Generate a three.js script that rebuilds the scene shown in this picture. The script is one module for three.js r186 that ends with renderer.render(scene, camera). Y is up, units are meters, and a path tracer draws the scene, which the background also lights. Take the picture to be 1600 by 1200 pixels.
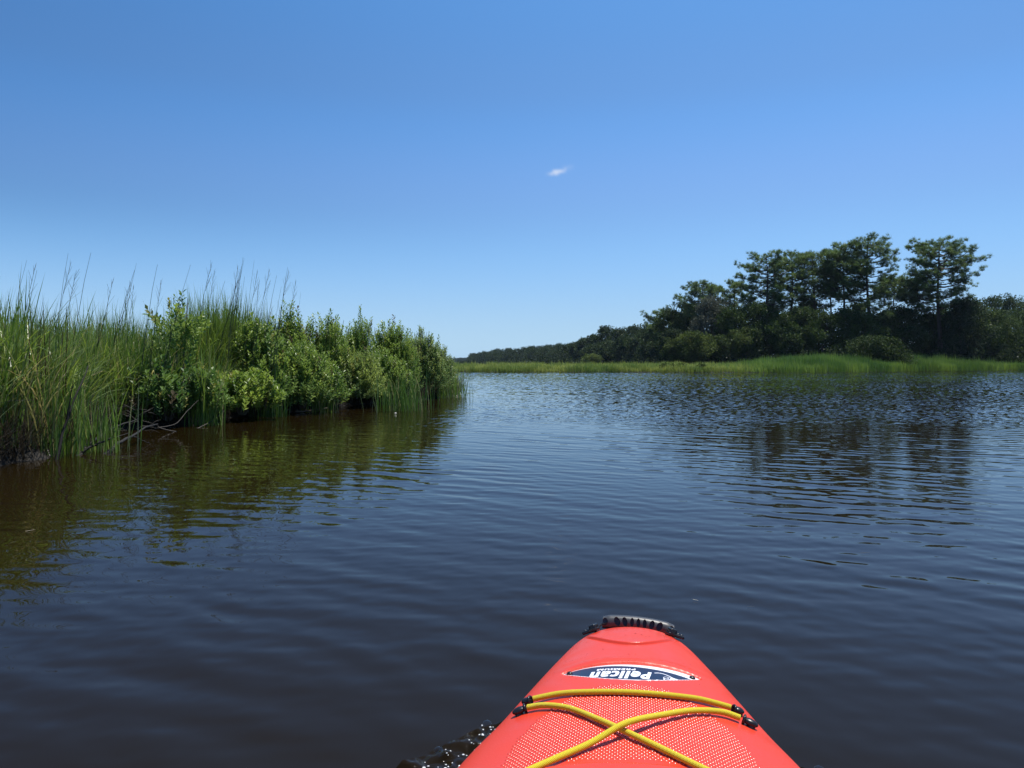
import * as THREE from 'three';
import { mergeGeometries } from 'three/addons/utils/BufferGeometryUtils.js';
import { RoundedBoxGeometry } from 'three/addons/geometries/RoundedBoxGeometry.js';
import { Brush, Evaluator, SUBTRACTION } from 'three-bvh-csg';
import { createNoise2D, createNoise3D } from 'simplex-noise';

// ---------------------------------------------------------------- camera, sky, sun, exposure
const EYE = 0.8, FOCAL = 1152, HORIZON = 570;             // focal length and horizon row of the 1600 x 1200 photograph
const scene = new THREE.Scene();
const camera = new THREE.PerspectiveCamera(2 * Math.atan(600 / FOCAL) * 180 / Math.PI, 4 / 3, 0.05, 9000);
camera.position.set(0, EYE, 0);
camera.setViewOffset(1600, 1200, 0, 600 - HORIZON, 1600, 1200);          // level camera, lens shifted so that the horizon falls on its row
const renderer = new THREE.WebGLRenderer({ antialias: true });
renderer.setSize(1024, 768);
renderer.toneMapping = THREE.LinearToneMapping;
renderer.toneMappingExposure = 1.12;
renderer.shadowMap.enabled = true;

const SUN_EL = 63 * Math.PI / 180, SUN_AZ = 30 * Math.PI / 180;        // azimuth to the right of the view direction
const SUN = new THREE.Vector3(Math.sin(SUN_AZ) * Math.cos(SUN_EL), Math.sin(SUN_EL), -Math.cos(SUN_AZ) * Math.cos(SUN_EL));
const sun = new THREE.DirectionalLight(new THREE.Color().setRGB(1, 0.955, 0.87), 5);
sun.name = 'sun';
sun.position.copy(SUN).multiplyScalar(200); sun.target.position.set(0, 0, -60);
sun.castShadow = true; sun.shadow.radius = 1; sun.shadow.mapSize.set(4096, 4096);
Object.assign(sun.shadow.camera, { left: -160, right: 160, top: 160, bottom: -160, near: 1, far: 600 });
scene.add(sun, sun.target);

function rng(seed) { let a = seed >>> 0; return () => { a = (a + 0x6d2b79f5) | 0; let t = Math.imul(a ^ (a >>> 15), 1 | a); t = (t + Math.imul(t ^ (t >>> 7), 61 | t)) ^ t; return ((t ^ (t >>> 14)) >>> 0) / 4294967296; }; }
const noise2 = createNoise2D(rng(11)), noise3 = createNoise3D(rng(12));
const { clamp, lerp, smoothstep } = THREE.MathUtils;
const lin = (v) => { v /= 255; return v <= 0.04045 ? v / 12.92 : Math.pow((v + 0.055) / 1.055, 2.4); };
const rgb = (r, g, b) => new THREE.Color().setRGB(r, g, b);
function table(t) {                                       // smooth curve through [x, y] pairs
  const n = t.length, m = t.map((p, i) => i === 0 ? (t[1][1] - p[1]) / (t[1][0] - p[0]) : i === n - 1 ? (p[1] - t[i - 1][1]) / (p[0] - t[i - 1][0]) : (t[i + 1][1] - t[i - 1][1]) / (t[i + 1][0] - t[i - 1][0]));
  return (x) => {
    if (x <= t[0][0]) return t[0][1]; if (x >= t[n - 1][0]) return t[n - 1][1];
    let i = 0; while (x > t[i + 1][0]) i++;
    const h = t[i + 1][0] - t[i][0], u = (x - t[i][0]) / h, u2 = u * u, u3 = u2 * u;
    return (2 * u3 - 3 * u2 + 1) * t[i][1] + (u3 - 2 * u2 + u) * h * m[i] + (-2 * u3 + 3 * u2) * t[i + 1][1] + (u3 - u2) * h * m[i + 1];
  };
}
function makeSky() {
  const W = 2048, H = 1024, data = new Float32Array(W * H * 4);
  const stops = [[0, 0.479, 0.701, 0.888], [2.5, 0.468, 0.704, 0.931], [8.3, 0.411, 0.728, 1.188], [13, 0.31, 0.575, 1.078], [17.6, 0.202, 0.455, 0.949], [20.5, 0.167, 0.384, 0.82], [26, 0.122, 0.328, 0.745], [40, 0.085, 0.255, 0.62], [60, 0.06, 0.2, 0.52], [90, 0.05, 0.17, 0.46]];                    // linear radiance by elevation
  const ch = [1, 2, 3].map((c) => table(stops.map((s) => [s[0], s[c]])));
  const dir = new THREE.Vector3();
  for (let j = 0; j < H; j++) {
    const el = ((j + 0.5) / H - 0.5) * Math.PI, deg = Math.max(0, el * 180 / Math.PI), base = ch.map((f) => f(deg));
    for (let i = 0; i < W; i++) {
      const az = ((i + 0.5) / W - 0.5) * 2 * Math.PI;
      dir.set(Math.cos(az) * Math.cos(el), Math.sin(el), Math.sin(az) * Math.cos(el));
      const g = Math.acos(clamp(dir.dot(SUN), -1, 1)) * 180 / Math.PI;
      const far = lerp(1, (0.25 + Math.exp(-((g / 48) ** 2)) + 0.22 * smoothstep(g, 68, 110)) / 0.732 + 0.3 * Math.exp(-((g / 11) ** 2)), smoothstep(deg, 0, 12));
      const o = (j * W + i) * 4;
      // one small torn scrap of white cloud
      const rel = Math.atan2(dir.x, -dir.z) * 180 / Math.PI, cu = (rel - 3.5) / 0.78, cv = (deg - 14.63 - 0.17 * cu) / 0.17;
      let cl = 0;
      if (Math.abs(cu) < 4 && Math.abs(cv) < 4) {
        cl = 0.75 * smoothstep(Math.exp(-(cu * cu + cv * cv) * 1.1) * (0.85 + 0.45 * noise2(cu * 2.2, cv * 1.6)), 0.18, 0.9);
        const du = (rel - 4.35) / 0.35, dv = (deg - 14.95) / 0.09;
        cl += 0.22 * Math.exp(-(du * du + dv * dv)) * (0.7 + 0.6 * noise2(du * 2, dv));
        cl = clamp(cl, 0, 0.6);
      }
      for (let c = 0; c < 3; c++) data[o + c] = lerp(base[c] * Math.pow(far, [1.35, 1, 0.82][c]), [0.93, 0.95, 0.98][c], cl) / 1.12;
      data[o + 3] = 1;
    }
  }
  const t = new THREE.DataTexture(data, W, H, THREE.RGBAFormat, THREE.FloatType);
  t.mapping = THREE.EquirectangularReflectionMapping; t.magFilter = THREE.LinearFilter; t.needsUpdate = true;
  return t;
}
scene.background = makeSky();
scene.environment = scene.background;

// ---------------------------------------------------------------- helpers
const names = new Map();
function numbered(n) { const k = names.get(n) ?? 0; names.set(n, k + 1); return k ? `${n}_${String(k).padStart(3, '0')}` : n; }
function tag(o, label, category, group, kind) { if (label) o.userData.label = label; if (category) o.userData.category = category; if (group) o.userData.group = group; if (kind) o.userData.kind = kind; return o; }
function group(name, x, y, z, label, category, grp) { const g = new THREE.Group(); g.name = numbered(name); g.position.set(x, y, z); tag(g, label, category, grp); scene.add(g); return g; }
function part(name, geometry, mat, parent, kind) { const m = new THREE.Mesh(geometry, mat); m.name = name; if (kind) m.userData.kind = kind; parent.add(m); return m; }
function top(name, geometry, mat) { const m = new THREE.Mesh(geometry, mat); m.name = numbered(name); scene.add(m); return m; }
const at = (px, depth) => (px - 800) / FOCAL * depth;              // sideways metres of a photo column at a depth
const tall = (py, depth) => (HORIZON - py) / FOCAL * depth + EYE;  // height of a photo row at a depth
class MB {                                                         // triangles
  constructor() { this.p = []; this.i = []; this.c = []; }
  v(x, y, z, c) { this.p.push(x, y, z); if (c) this.c.push(c[0], c[1], c[2]); return this.p.length / 3 - 1; }
  tri(a, b, c) { this.i.push(a, b, c); }
  quad(a, b, c, d) { this.i.push(a, b, c, a, c, d); }
  geo(smooth) { const g = new THREE.BufferGeometry(); g.setAttribute('position', new THREE.Float32BufferAttribute(this.p, 3)); if (this.c.length) g.setAttribute('color', new THREE.Float32BufferAttribute(this.c, 3)); g.setIndex(this.i); if (smooth) g.computeVertexNormals(); return g; }
  tube(pts, r0, r1, sides = 6) {                                   // tapered limb through points
    const n = pts.length, up = new THREE.Vector3(), s = new THREE.Vector3(), t = new THREE.Vector3(), b = new THREE.Vector3();
    let prev = -1;
    for (let k = 0; k < n; k++) {
      t.subVectors(pts[Math.min(n - 1, k + 1)], pts[Math.max(0, k - 1)]).normalize();
      up.set(0, 1, 0); if (Math.abs(t.y) > 0.9) up.set(1, 0, 0);
      s.crossVectors(t, up).normalize(); b.crossVectors(s, t);
      const r = lerp(r0, r1, k / (n - 1)), start = this.p.length / 3;
      for (let a = 0; a < sides; a++) { const w = a / sides * Math.PI * 2, c = Math.cos(w) * r, d = Math.sin(w) * r; this.v(pts[k].x + s.x * c + b.x * d, pts[k].y + s.y * c + b.y * d, pts[k].z + s.z * c + b.z * d); }
      if (prev >= 0) for (let a = 0; a < sides; a++) { const e = (a + 1) % sides; this.quad(prev + a, prev + e, start + e, start + a); }
      prev = start;
    }
    const e = this.v(pts[n - 1].x, pts[n - 1].y, pts[n - 1].z);
    for (let a = 0; a < sides; a++) this.tri(prev + a, prev + (a + 1) % sides, e);
  }
}
const ORD = ['', 'second ', 'third ', 'fourth ', 'fifth ', 'sixth ', 'seventh ', 'eighth ', 'ninth ', 'tenth ', 'eleventh ', 'twelfth ', 'thirteenth ', 'fourteenth ', 'fifteenth ', 'sixteenth ', 'seventeenth ', 'eighteenth ', 'nineteenth ', 'twentieth '];
function rank(list, k) {                                           // 'leftmost', 'third from the left', 'rightmost' ... by photo column
  const order = list.map((p, i) => [p[0], i]).sort((a, b) => a[0] - b[0]).map((p) => p[1]), n = order.indexOf(k), m = list.length - 1 - n;
  return n === 0 ? 'leftmost' : m === 0 ? 'rightmost' : n <= m ? (ORD[n] ? ORD[n] + 'from the left' : `number ${n + 1} from the left`) : (ORD[m] ? ORD[m] + 'from the right' : `number ${m + 1} from the right`);
}
const V = (x, y, z) => new THREE.Vector3(x, y, z);
function instanced(name, geometry, mat, list, parent, colored = true) {   // list of [Matrix4, Color]
  const m = new THREE.InstancedMesh(geometry, mat, list.length);
  m.name = name; m.userData.kind = 'stuff';
  list.forEach(([x, c], k) => { m.setMatrixAt(k, x); if (colored && c) m.setColorAt(k, c); });
  if (parent) parent.add(m);
  return m;
}
const _q = new THREE.Quaternion(), _e = new THREE.Euler(), UPV = V(0, 1, 0);
const place = (x, y, z, rx, ry, rz, sx, sy = sx, sz = sx) => new THREE.Matrix4().compose(V(x, y, z), _q.setFromEuler(_e.set(rx, ry, rz, 'YXZ')).clone(), V(sx, sy, sz));
function aim(x, y, z, dir, spin, sc) { const q = new THREE.Quaternion().setFromUnitVectors(UPV, dir.clone().normalize()); q.multiply(new THREE.Quaternion().setFromAxisAngle(UPV, spin)); return new THREE.Matrix4().compose(V(x, y, z), q, V(sc, sc, sc)); }

// ---------------------------------------------------------------- shores
const bank = table([[-40, -14], [-15, -9], [0, -5.9], [4, -4.6], [5.8, -4.05], [7.1, -4.15], [8, -4.75], [9, -4.85], [9.7, -4.5], [10.8, -4.3], [12.3, -4.05], [13.75, -3.65], [14.9, -3.0], [16.5, -2.2], [18.5, -1.65], [20.5, -1.45], [22, -1.9], [25, -4], [30, -9], [40, -24], [60, -60]]);
const FAR = [[-420, 150], [-200, 118], [-60, 88], [-6, 79], [10, 77], [24, 76], [33, 78], [42, 88], [52, 97], [64, 104], [80, 112], [140, 132], [300, 170]].map(([x, d]) => V(x, 0, -d));
const farCurve = table(FAR.map((p) => [p.x, -p.z]));

const mudTexture = (() => {
  const n = 256, d = new Uint8Array(n * n * 4);
  for (let y = 0; y < n; y++) for (let x = 0; x < n; x++) {
    const a = x / n * Math.PI * 2, b = y / n * Math.PI * 2, cx = Math.cos(a), sx = Math.sin(a), cy = Math.cos(b), sy = Math.sin(b);
    const v = 0.6 + 0.25 * noise3(cx * 1.5 + cy, sx * 1.5 + 3, sy * 1.5) + 0.2 * noise3(cx * 6 + cy * 5, sx * 6, sy * 6) + 0.15 * noise3(cx * 20, sx * 20 + cy * 18, sy * 20);
    for (let c = 0; c < 3; c++) d[(y * n + x) * 4 + c] = clamp([92, 76, 54][c] * v, 0, 255);
    d[(y * n + x) * 4 + 3] = 255;
  }
  const t = new THREE.DataTexture(d, n, n); t.wrapS = t.wrapT = THREE.RepeatWrapping; t.colorSpace = THREE.SRGBColorSpace; t.magFilter = THREE.LinearFilter; t.needsUpdate = true; return t;
})();
const mudMat = new THREE.MeshStandardMaterial({ color: rgb(0.2, 0.2, 0.2), map: mudTexture, roughness: 0.8, bumpMap: mudTexture, bumpScale: 0.02 });
function strip(rows, uvScale = 0.7) {                      // rows of equal length of Vector3
  const p = [], uv = [], idx = [], n = rows[0].length;
  rows.forEach((r) => r.forEach((v) => { p.push(v.x, v.y, v.z); uv.push(v.x * uvScale, v.z * uvScale); }));
  for (let j = 0; j + 1 < rows.length; j++) for (let i = 0; i + 1 < n; i++) { const a = j * n + i; idx.push(a, a + 1, a + n + 1, a, a + n + 1, a + n); }
  const g = new THREE.BufferGeometry(); g.setAttribute('position', new THREE.Float32BufferAttribute(p, 3)); g.setAttribute('uv', new THREE.Float32BufferAttribute(uv, 2)); g.setIndex(idx); g.computeVertexNormals();
  return g;
}
{ // near bank
  const prof = [[-0.5, -0.5], [-0.12, -0.1], [0.02, 0.03], [0.15, 0.1], [0.4, 0.15], [0.9, 0.17], [2, 0.2], [6, 0.22], [20, 0.2], [60, 0.1], [70, -1]];
  const rows = prof.map(([o, y]) => { const r = []; for (let d = -40; d <= 40; d += 0.25) r.push(V(bank(d) - o * (o > 2 ? 1 : 1) + 0.08 * noise2(d * 2.2, o), y + (o > 0 && o < 3 ? 0.035 * noise2(d * 3, o * 3 + 9) : 0), -d)); return r; });
  const m = top('mud_bank', strip(rows), mudMat); m.userData.kind = 'structure';
}
{ // far shore and the low ground behind it
  const prof = [[-2, -1], [0.3, -0.05], [0.8, 0.08], [4, 0.2], [14, 0.3], [26, 0.45], [50, 0.6], [90, 0.7], [160, 0.7], [400, 0.7], [2500, 0.7]];
  const rows = prof.map(([o, y]) => { const r = []; for (let x = -420; x <= 300; x += 4) r.push(V(x * (1 + Math.max(0, o - 100) / 300), y + 0.05 * noise2(x * 0.3, o), -(farCurve(x) + o + (o < 1 ? 0.9 * noise2(x * 0.13, 3) + 0.4 * noise2(x * 0.5, 8) : 0)))); return r; });
  const m = top('far_shore_ground', strip(rows, 0.2), new THREE.MeshStandardMaterial({ color: rgb(0.22, 0.28, 0.14), map: mudTexture, roughness: 0.95 })); m.userData.kind = 'structure';
}
const groundTable = table([[0, -0.05], [0.8, 0.06], [4, 0.18], [14, 0.28], [26, 0.43], [50, 0.58], [90, 0.7], [160, 0.7]]);
const groundY = (o) => groundTable(o);

// ---------------------------------------------------------------- water
const waves = (() => {
  const r = rng(77), calm = [], rough = [], tiny = [];
  const PHI = 27 * Math.PI / 180;
  for (let i = 0; i < 46; i++) { const lam = 0.1 * Math.pow(9, Math.pow(r(), 1.2)), k = 2 * Math.PI / lam, a = PHI + (r() + r() + r() - 1.5) * 0.44, w = Math.exp(-Math.pow(Math.log(lam / 0.25) / 0.85, 2)); calm.push([k * Math.sin(a), k * Math.cos(a), r() * 6.283, w, k]); }
  for (let i = 0; i < 56; i++) { const lam = 0.035 * Math.pow(8, r()), k = 2 * Math.PI / lam, a = 0.15 + (r() + r() + r() - 1.5) * 1.5, w = Math.exp(-Math.pow(Math.log(lam / 0.1) / 0.8, 2)); rough.push([k * Math.sin(a), k * Math.cos(a), r() * 6.283, w, k]); }
  for (let i = 0; i < 40; i++) { const lam = 0.02 * Math.pow(4, r()), k = 2 * Math.PI / lam, a = r() * 6.283; tiny.push([k * Math.sin(a), k * Math.cos(a), r() * 6.283, 1, k]); }
  for (const set of [calm, rough, tiny]) { const s = Math.sqrt(set.reduce((t, w) => t + w[3] * w[3] / 2, 0)); set.forEach((w) => { w[3] /= s; }); }
  return { calm, rough, tiny };
})();
function sum(set, x, d, o, gain) { for (const w of set) { const ph = w[0] * x + w[1] * d + w[2], s = w[3] * gain; o[0] += s / w[4] * Math.sin(ph); const c = s * Math.cos(ph); o[1] += c * w[0] / w[4]; o[2] += c * w[1] / w[4]; } }
const YAW = -9.03 * Math.PI / 180;
const churn = (x, d) => {                                // broken water where the bow wave leaves the hull
  let s = 0;
  for (const [ax, ad, bx, bd] of [[-0.035, 1.60, -0.155, 1.44], [0.56, 1.42, 0.63, 1.33]]) {
    const ux = bx - ax, ud = bd - ad, L = Math.hypot(ux, ud), t = clamp(((x - ax) * ux + (d - ad) * ud) / (L * L), 0, 1.3), px = x - ax - ux * t, pd = d - ad - ud * t, dist = Math.hypot(px, pd);
    s = Math.max(s, 1 - smoothstep(dist, 0.02 + 0.025 * t, 0.045 + 0.03 * t));
  }
  return s;
};
function water(x, d) {                                   // [height, dh/dx, dh/dd]
  const o = [0, 0, 0], D = Math.hypot(x, d);
  if (D > 1500) return o;
  const shelter = d > 0 && d < 26 ? smoothstep(x - bank(d), 0.2, 3.6) : 1;
  const patch = 0.85 + 0.35 * noise2(x * 0.06, d * 0.05) + 0.15 * noise2(x * 0.3, d * 0.2);
  const swell = 0.025 * lerp(0.35, 1, shelter) * (0.8 + 0.35 * noise2(x * 0.35 + 5, d * 0.35));
  sum(waves.calm, x, d, o, swell);
  const edge = smoothstep(d + 1.5 * noise2(x * 0.22, d * 0.3) + 0.05 * Math.abs(x), 8.6, 11.5);
  const ruffle = lerp(0.014, lerp(0.088, 0.16, smoothstep(D, 20, 60)) * patch * lerp(0.62, 1, smoothstep(x / Math.max(1, d), -0.02, 0.28)), edge * lerp(0.16, 1, shelter));
  sum(waves.rough, x, d, o, ruffle);
  if (d > 1.1 && d < 1.9 && x > -0.7 && x < 0.9) { const c = churn(x, d); if (c > 0) { sum(waves.tiny, x, d, o, 0.5 * c); o[0] += 0.012 * c; } }
  if (D > 60) o[0] *= 60 / D;
  return o;
}
{
  const angles = [];
  for (let a = -180; a < -46; a += 2) angles.push(a);
  for (let a = -46; a <= 46; a += 0.112) angles.push(a);
  for (let a = 48; a <= 180; a += 2) angles.push(a);
  const radii = [0.12]; let r = 0.12; while (r < 4000) { r *= r < 0.9 ? 1.06 : r < 40 ? 1.0052 : r < 120 ? 1.008 : r < 300 ? 1.03 : 1.15; radii.push(r); }
  const nA = angles.length, nR = radii.length, p = new Float32Array((nA * nR + 1) * 3), nm = new Float32Array((nA * nR + 1) * 3), idx = [];
  let q = 0;
  for (const R of radii) for (const A of angles) {
    const x = Math.sin(A * Math.PI / 180) * R, d = Math.cos(A * Math.PI / 180) * R, o = water(x, d), l = 1 / Math.hypot(o[1], o[2], 1);
    p[q] = x; p[q + 1] = o[0]; p[q + 2] = -d; nm[q] = -o[1] * l; nm[q + 1] = l; nm[q + 2] = o[2] * l; q += 3;
  }
  p[q] = 0; p[q + 1] = 0; p[q + 2] = 0; nm[q + 1] = 1;
  const c = nA * nR;
  for (let i = 0; i + 1 < nA; i++) idx.push(c, i + 1, i);
  for (let j = 0; j + 1 < nR; j++) for (let i = 0; i + 1 < nA; i++) { const a = j * nA + i; idx.push(a, a + 1, a + nA + 1, a, a + nA + 1, a + nA); }
  const g = new THREE.BufferGeometry(); g.setAttribute('position', new THREE.BufferAttribute(p, 3)); g.setAttribute('normal', new THREE.BufferAttribute(nm, 3)); g.setIndex(idx);
  const m = top('river_water', g, new THREE.MeshPhysicalMaterial({ color: rgb(0.0122, 0.0078, 0.0022), roughness: 0.02, ior: 1.33, specularIntensity: 0.5 }));
  m.userData.kind = 'structure';
}

// ---------------------------------------------------------------- kayak
const kayak = group('kayak', 0.012, 0, 0, 'red plastic kayak whose bow with yellow deck cords points out over the water', 'kayak');
kayak.rotation.set(0, YAW, 1.7 * Math.PI / 180, 'YXZ');
const halfW = table([[-1.6, 0.0], [-1.5, 0.07], [-1.2, 0.2], [-0.8, 0.3], [-0.3, 0.35], [0.1, 0.345], [0.45, 0.31], [0.75, 0.253], [0.919, 0.209], [1.007, 0.1805], [1.093, 0.157], [1.22, 0.1235], [1.35, 0.089], [1.42, 0.062], [1.47, 0.035], [1.49, 0.0]]);
const edgeY = table([[-1.6, 0.26], [-0.3, 0.24], [0.5, 0.28], [0.9, 0.3], [1.2, 0.305], [1.35, 0.295], [1.42, 0.27], [1.49, 0.22]]);
const midY = table([[-1.6, 0.27], [-0.3, 0.27], [0.5, 0.335], [0.75, 0.35], [0.9, 0.349], [1.05, 0.347], [1.15, 0.344], [1.24, 0.339], [1.31, 0.333], [1.36, 0.322], [1.42, 0.292], [1.49, 0.222]]);
const BX = 0.1015, badgeNear = (x) => 1.121 - 0.043 * Math.pow(Math.max(0, 1 - (x / BX) ** 2), 0.9), badgeFar = (x) => 1.121 + 0.0175 * Math.pow(Math.max(0, 1 - (x / BX) ** 2), 0.75);
function deckBase(x, s) { const w = Math.max(1e-4, halfW(s)), t = clamp(x / w, -1, 1); return edgeY(s) + (midY(s) - edgeY(s)) * Math.pow(Math.max(0, 1 - t * t), 0.62); }
function deckY(x, s) {
  let y = deckBase(x, s);
  const g = (d, w) => Math.exp(-(d / w) * (d / w));
  if (s > 1.15) { const dp = s - (1.2286 + 12 * x * x), fade = 1 - smoothstep(Math.abs(x), 0.066, 0.08); y += fade * (0.0032 * smoothstep(dp, -0.002, 0.002) * (1 - smoothstep(dp, 0, 0.06)) - 0.002 * g(dp + 0.002, 0.0016)); }
  if (s > 1.03 && s < 1.22 && Math.abs(x) < 0.125) {
    const xe = Math.abs(x) < BX ? x : BX * Math.sign(x), f = badgeFar(xe), n = badgeNear(xe), over = Math.max(0, Math.abs(x) - BX);
    const out = Math.max(s - f, n - s, over * 1.5);
    y -= 0.0042 * (1 - smoothstep(out, 0.0005, 0.0045));
    const k = 1 - (x / 0.12) ** 2; if (k > 0) y += 0.0036 * k * g(s - (f + 0.016), 0.009) - 0.0012 * k * g(s - (f + 0.0175), 0.0012);
  }
  const ridge = 0.838 - 0.6 * (x - 0.02) * (x - 0.02);
  if (s < 0.9) y += 0.0045 * (1 - smoothstep(s, ridge - 0.006, ridge + 0.006)) * (1 - smoothstep(Math.abs(x - 0.02), 0.1, 0.16)) * smoothstep(s, 0.6, 0.7);
  const cx = x / 0.24, cs = (s + 0.25) / 0.72, c = cx * cx + cs * cs;                  // cockpit opening behind the camera's feet
  if (c < 1.25) y = lerp(0.03, y + 0.012 * g(c - 1.12, 0.08), smoothstep(c, 0.86, 1.04));
  return y;
}
const pebble = (() => {
  const n = 256, d = new Uint8Array(n * n * 4), r = rng(5), h = new Float32Array(n * n);
  for (let k = 0; k < 2600; k++) { const cx = r() * n, cy = r() * n, R = 2 + r() * 4, a = r() - 0.35; for (let y = -7; y <= 7; y++) for (let x = -7; x <= 7; x++) { const q = (x * x + y * y) / (R * R); if (q < 1) h[((Math.floor(cy) + y + n) % n) * n + (Math.floor(cx) + x + n) % n] += a * (1 - q) * (1 - q); } }
  for (let k = 0; k < n * n; k++) { const v = clamp(120 + h[k] * 60, 0, 255); d[k * 4] = d[k * 4 + 1] = d[k * 4 + 2] = v; d[k * 4 + 3] = 255; }
  const t = new THREE.DataTexture(d, n, n); t.wrapS = t.wrapT = THREE.RepeatWrapping; t.magFilter = THREE.LinearFilter; t.repeat.set(14, 14); t.needsUpdate = true; return t;
})();
const scuffs = (() => {                                   // rubbed and scratched patches: gloss only
  const n = 512, d = new Uint8Array(n * n * 4), r = rng(6), h = new Float32Array(n * n).fill(0.82);
  for (let y = 0; y < n; y++) for (let x = 0; x < n; x++) { const a = x / n * 6.2832, b = y / n * 6.2832; h[y * n + x] += 0.16 * noise3(Math.cos(a) * 1.2 + Math.cos(b), Math.sin(a) * 1.2, Math.sin(b) * 1.4); }
  for (let k = 0; k < 220; k++) { let x = r() * n, y = r() * n, a = r() * 6.28; const L = 10 + r() * 70, v = r() < 0.5 ? 0.2 : -0.3; for (let i = 0; i < L; i++) { h[((y | 0) + n) % n * n + ((x | 0) + n) % n] += v * r(); x += Math.cos(a); y += Math.sin(a); a += (r() - 0.5) * 0.04; } }
  for (let k = 0; k < n * n; k++) { const v = clamp(h[k], 0.3, 1) * 255; d.set([v, v, v, 255], k * 4); }
  const t = new THREE.DataTexture(d, n, n); t.wrapS = t.wrapT = THREE.RepeatWrapping; t.magFilter = THREE.LinearFilter; t.repeat.set(2.6, 2.6); t.needsUpdate = true; return t;
})();
const redMat = new THREE.MeshPhysicalMaterial({ color: rgb(0.66, 0.05, 0.022), roughness: 0.45, roughnessMap: scuffs, bumpMap: pebble, bumpScale: 0.0004, ior: 1.5 });
const blackMat = new THREE.MeshStandardMaterial({ color: rgb(0.012, 0.012, 0.013), roughness: 0.32 });
{
  const S = []; for (let s = -1.6; s < 0.72; s += 0.03) S.push(s); for (let s = 0.72; s < 1.21; s += 0.0024) S.push(s); for (let s = 1.21; s < 1.3; s += 0.0012) S.push(s); for (let s = 1.3; s < 1.46; s += 0.0024) S.push(s); for (let s = 1.46; s <= 1.4901; s += 0.003) S.push(Math.min(1.49, s));
  const N = 170, p = [], uv = [], idx = [];
  for (const s of S) for (let i = 0; i <= N; i++) { const a = i / N * 2 - 1, t = Math.sign(a) * (1 - Math.pow(1 - Math.abs(a), 1.5)), x = halfW(s) * t; p.push(x, deckY(x, s), -s); uv.push(x, s); }
  for (let j = 0; j + 1 < S.length; j++) for (let i = 0; i < N; i++) { const a = j * (N + 1) + i; idx.push(a, a + 1, a + N + 2, a, a + N + 2, a + N + 1); }
  const g = new THREE.BufferGeometry(); g.setAttribute('position', new THREE.Float32BufferAttribute(p, 3)); g.setAttribute('uv', new THREE.Float32BufferAttribute(uv, 2)); g.setIndex(idx); g.computeVertexNormals();
  part('deck', g, redMat, kayak);
  const hp = [], hu = [], hi = [], SH = []; for (let s = -1.6; s < 0.7; s += 0.05) SH.push(s); for (let s = 0.7; s <= 1.4901; s += 0.01) SH.push(Math.min(1.49, s));
  const M = 48;
  const draft = table([[-1.6, -0.2], [-1.3, 0.02], [-0.8, 0.1], [0.5, 0.1], [1.1, 0.06], [1.35, 0.0], [1.49, -0.19]]);
  for (const s of SH) for (let i = 0; i <= M; i++) { const a = i / M * Math.PI, c = Math.cos(a), x = -halfW(s) * Math.sign(c) * Math.pow(Math.abs(c), 0.7) * (1 - 0.12 * Math.sin(a)), y = edgeY(s) - (edgeY(s) + draft(s)) * Math.pow(Math.sin(a), 0.85); hp.push(x + 0.002 * Math.sign(x) * (Math.sin(a) < 0.12 ? 1 : 0), y, -s); hu.push(x, s + y); }
  for (let j = 0; j + 1 < SH.length; j++) for (let i = 0; i < M; i++) { const a = j * (M + 1) + i; hi.push(a, a + M + 1, a + M + 2, a, a + M + 2, a + 1); }
  const h = new THREE.BufferGeometry(); h.setAttribute('position', new THREE.Float32BufferAttribute(hp, 3)); h.setAttribute('uv', new THREE.Float32BufferAttribute(hu, 2)); h.setIndex(hi); h.computeVertexNormals();
  part('hull', h, redMat, kayak);
}
const deckPoint = (x, s, lift = 0) => V(x, deckY(x, s) + lift, -s);
function deckNormal(x, s, base) { const f = base ? deckBase : deckY, e = 0.004; return V(-(f(x + e, s) - f(x - e, s)) / (2 * e), 1, (f(x, s + e) - f(x, s - e)) / (2 * e)).normalize(); }
{ // raised non-slip studs
  const CAP = 0.72, RHO = 0.0024 / Math.sin(CAP), dot = new THREE.SphereGeometry(RHO, 10, 5, 0, Math.PI * 2, 0, CAP); dot.translate(0, -RHO * Math.cos(CAP), 0);
  const list = [], half = table([[0.83, 0.152], [0.9, 0.142], [0.96, 0.122], [1.0, 0.1], [1.03, 0.076], [1.05, 0.05], [1.06, 0.0]]), step = 0.0062;
  for (let j = 0; j < 90; j++) for (let i = -30; i <= 30; i++) {
    const x = (i + (j % 2) / 2) * step, s = 0.72 + j * step * 0.62;
    const ridge = 0.845 - 0.6 * (x - 0.02) * (x - 0.02), inRidge = Math.abs(x - 0.02) < 0.13;
    if (s > 1.06 || Math.abs(x) > half(Math.max(0.83, s)) + (s < 0.83 ? (0.83 - s) * 0.2 : 0) || (inRidge && s < ridge + 0.006)) continue;
    list.push([new THREE.Matrix4().compose(deckPoint(x, s), new THREE.Quaternion().setFromUnitVectors(UPV, deckNormal(x, s)), V(1, 1, 1)), null]);
  }
  instanced('grip_stud', dot, new THREE.MeshPhysicalMaterial({ color: rgb(0.66, 0.06, 0.03), roughness: 0.2, ior: 1.6 }), list, kayak, false);
}
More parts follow.
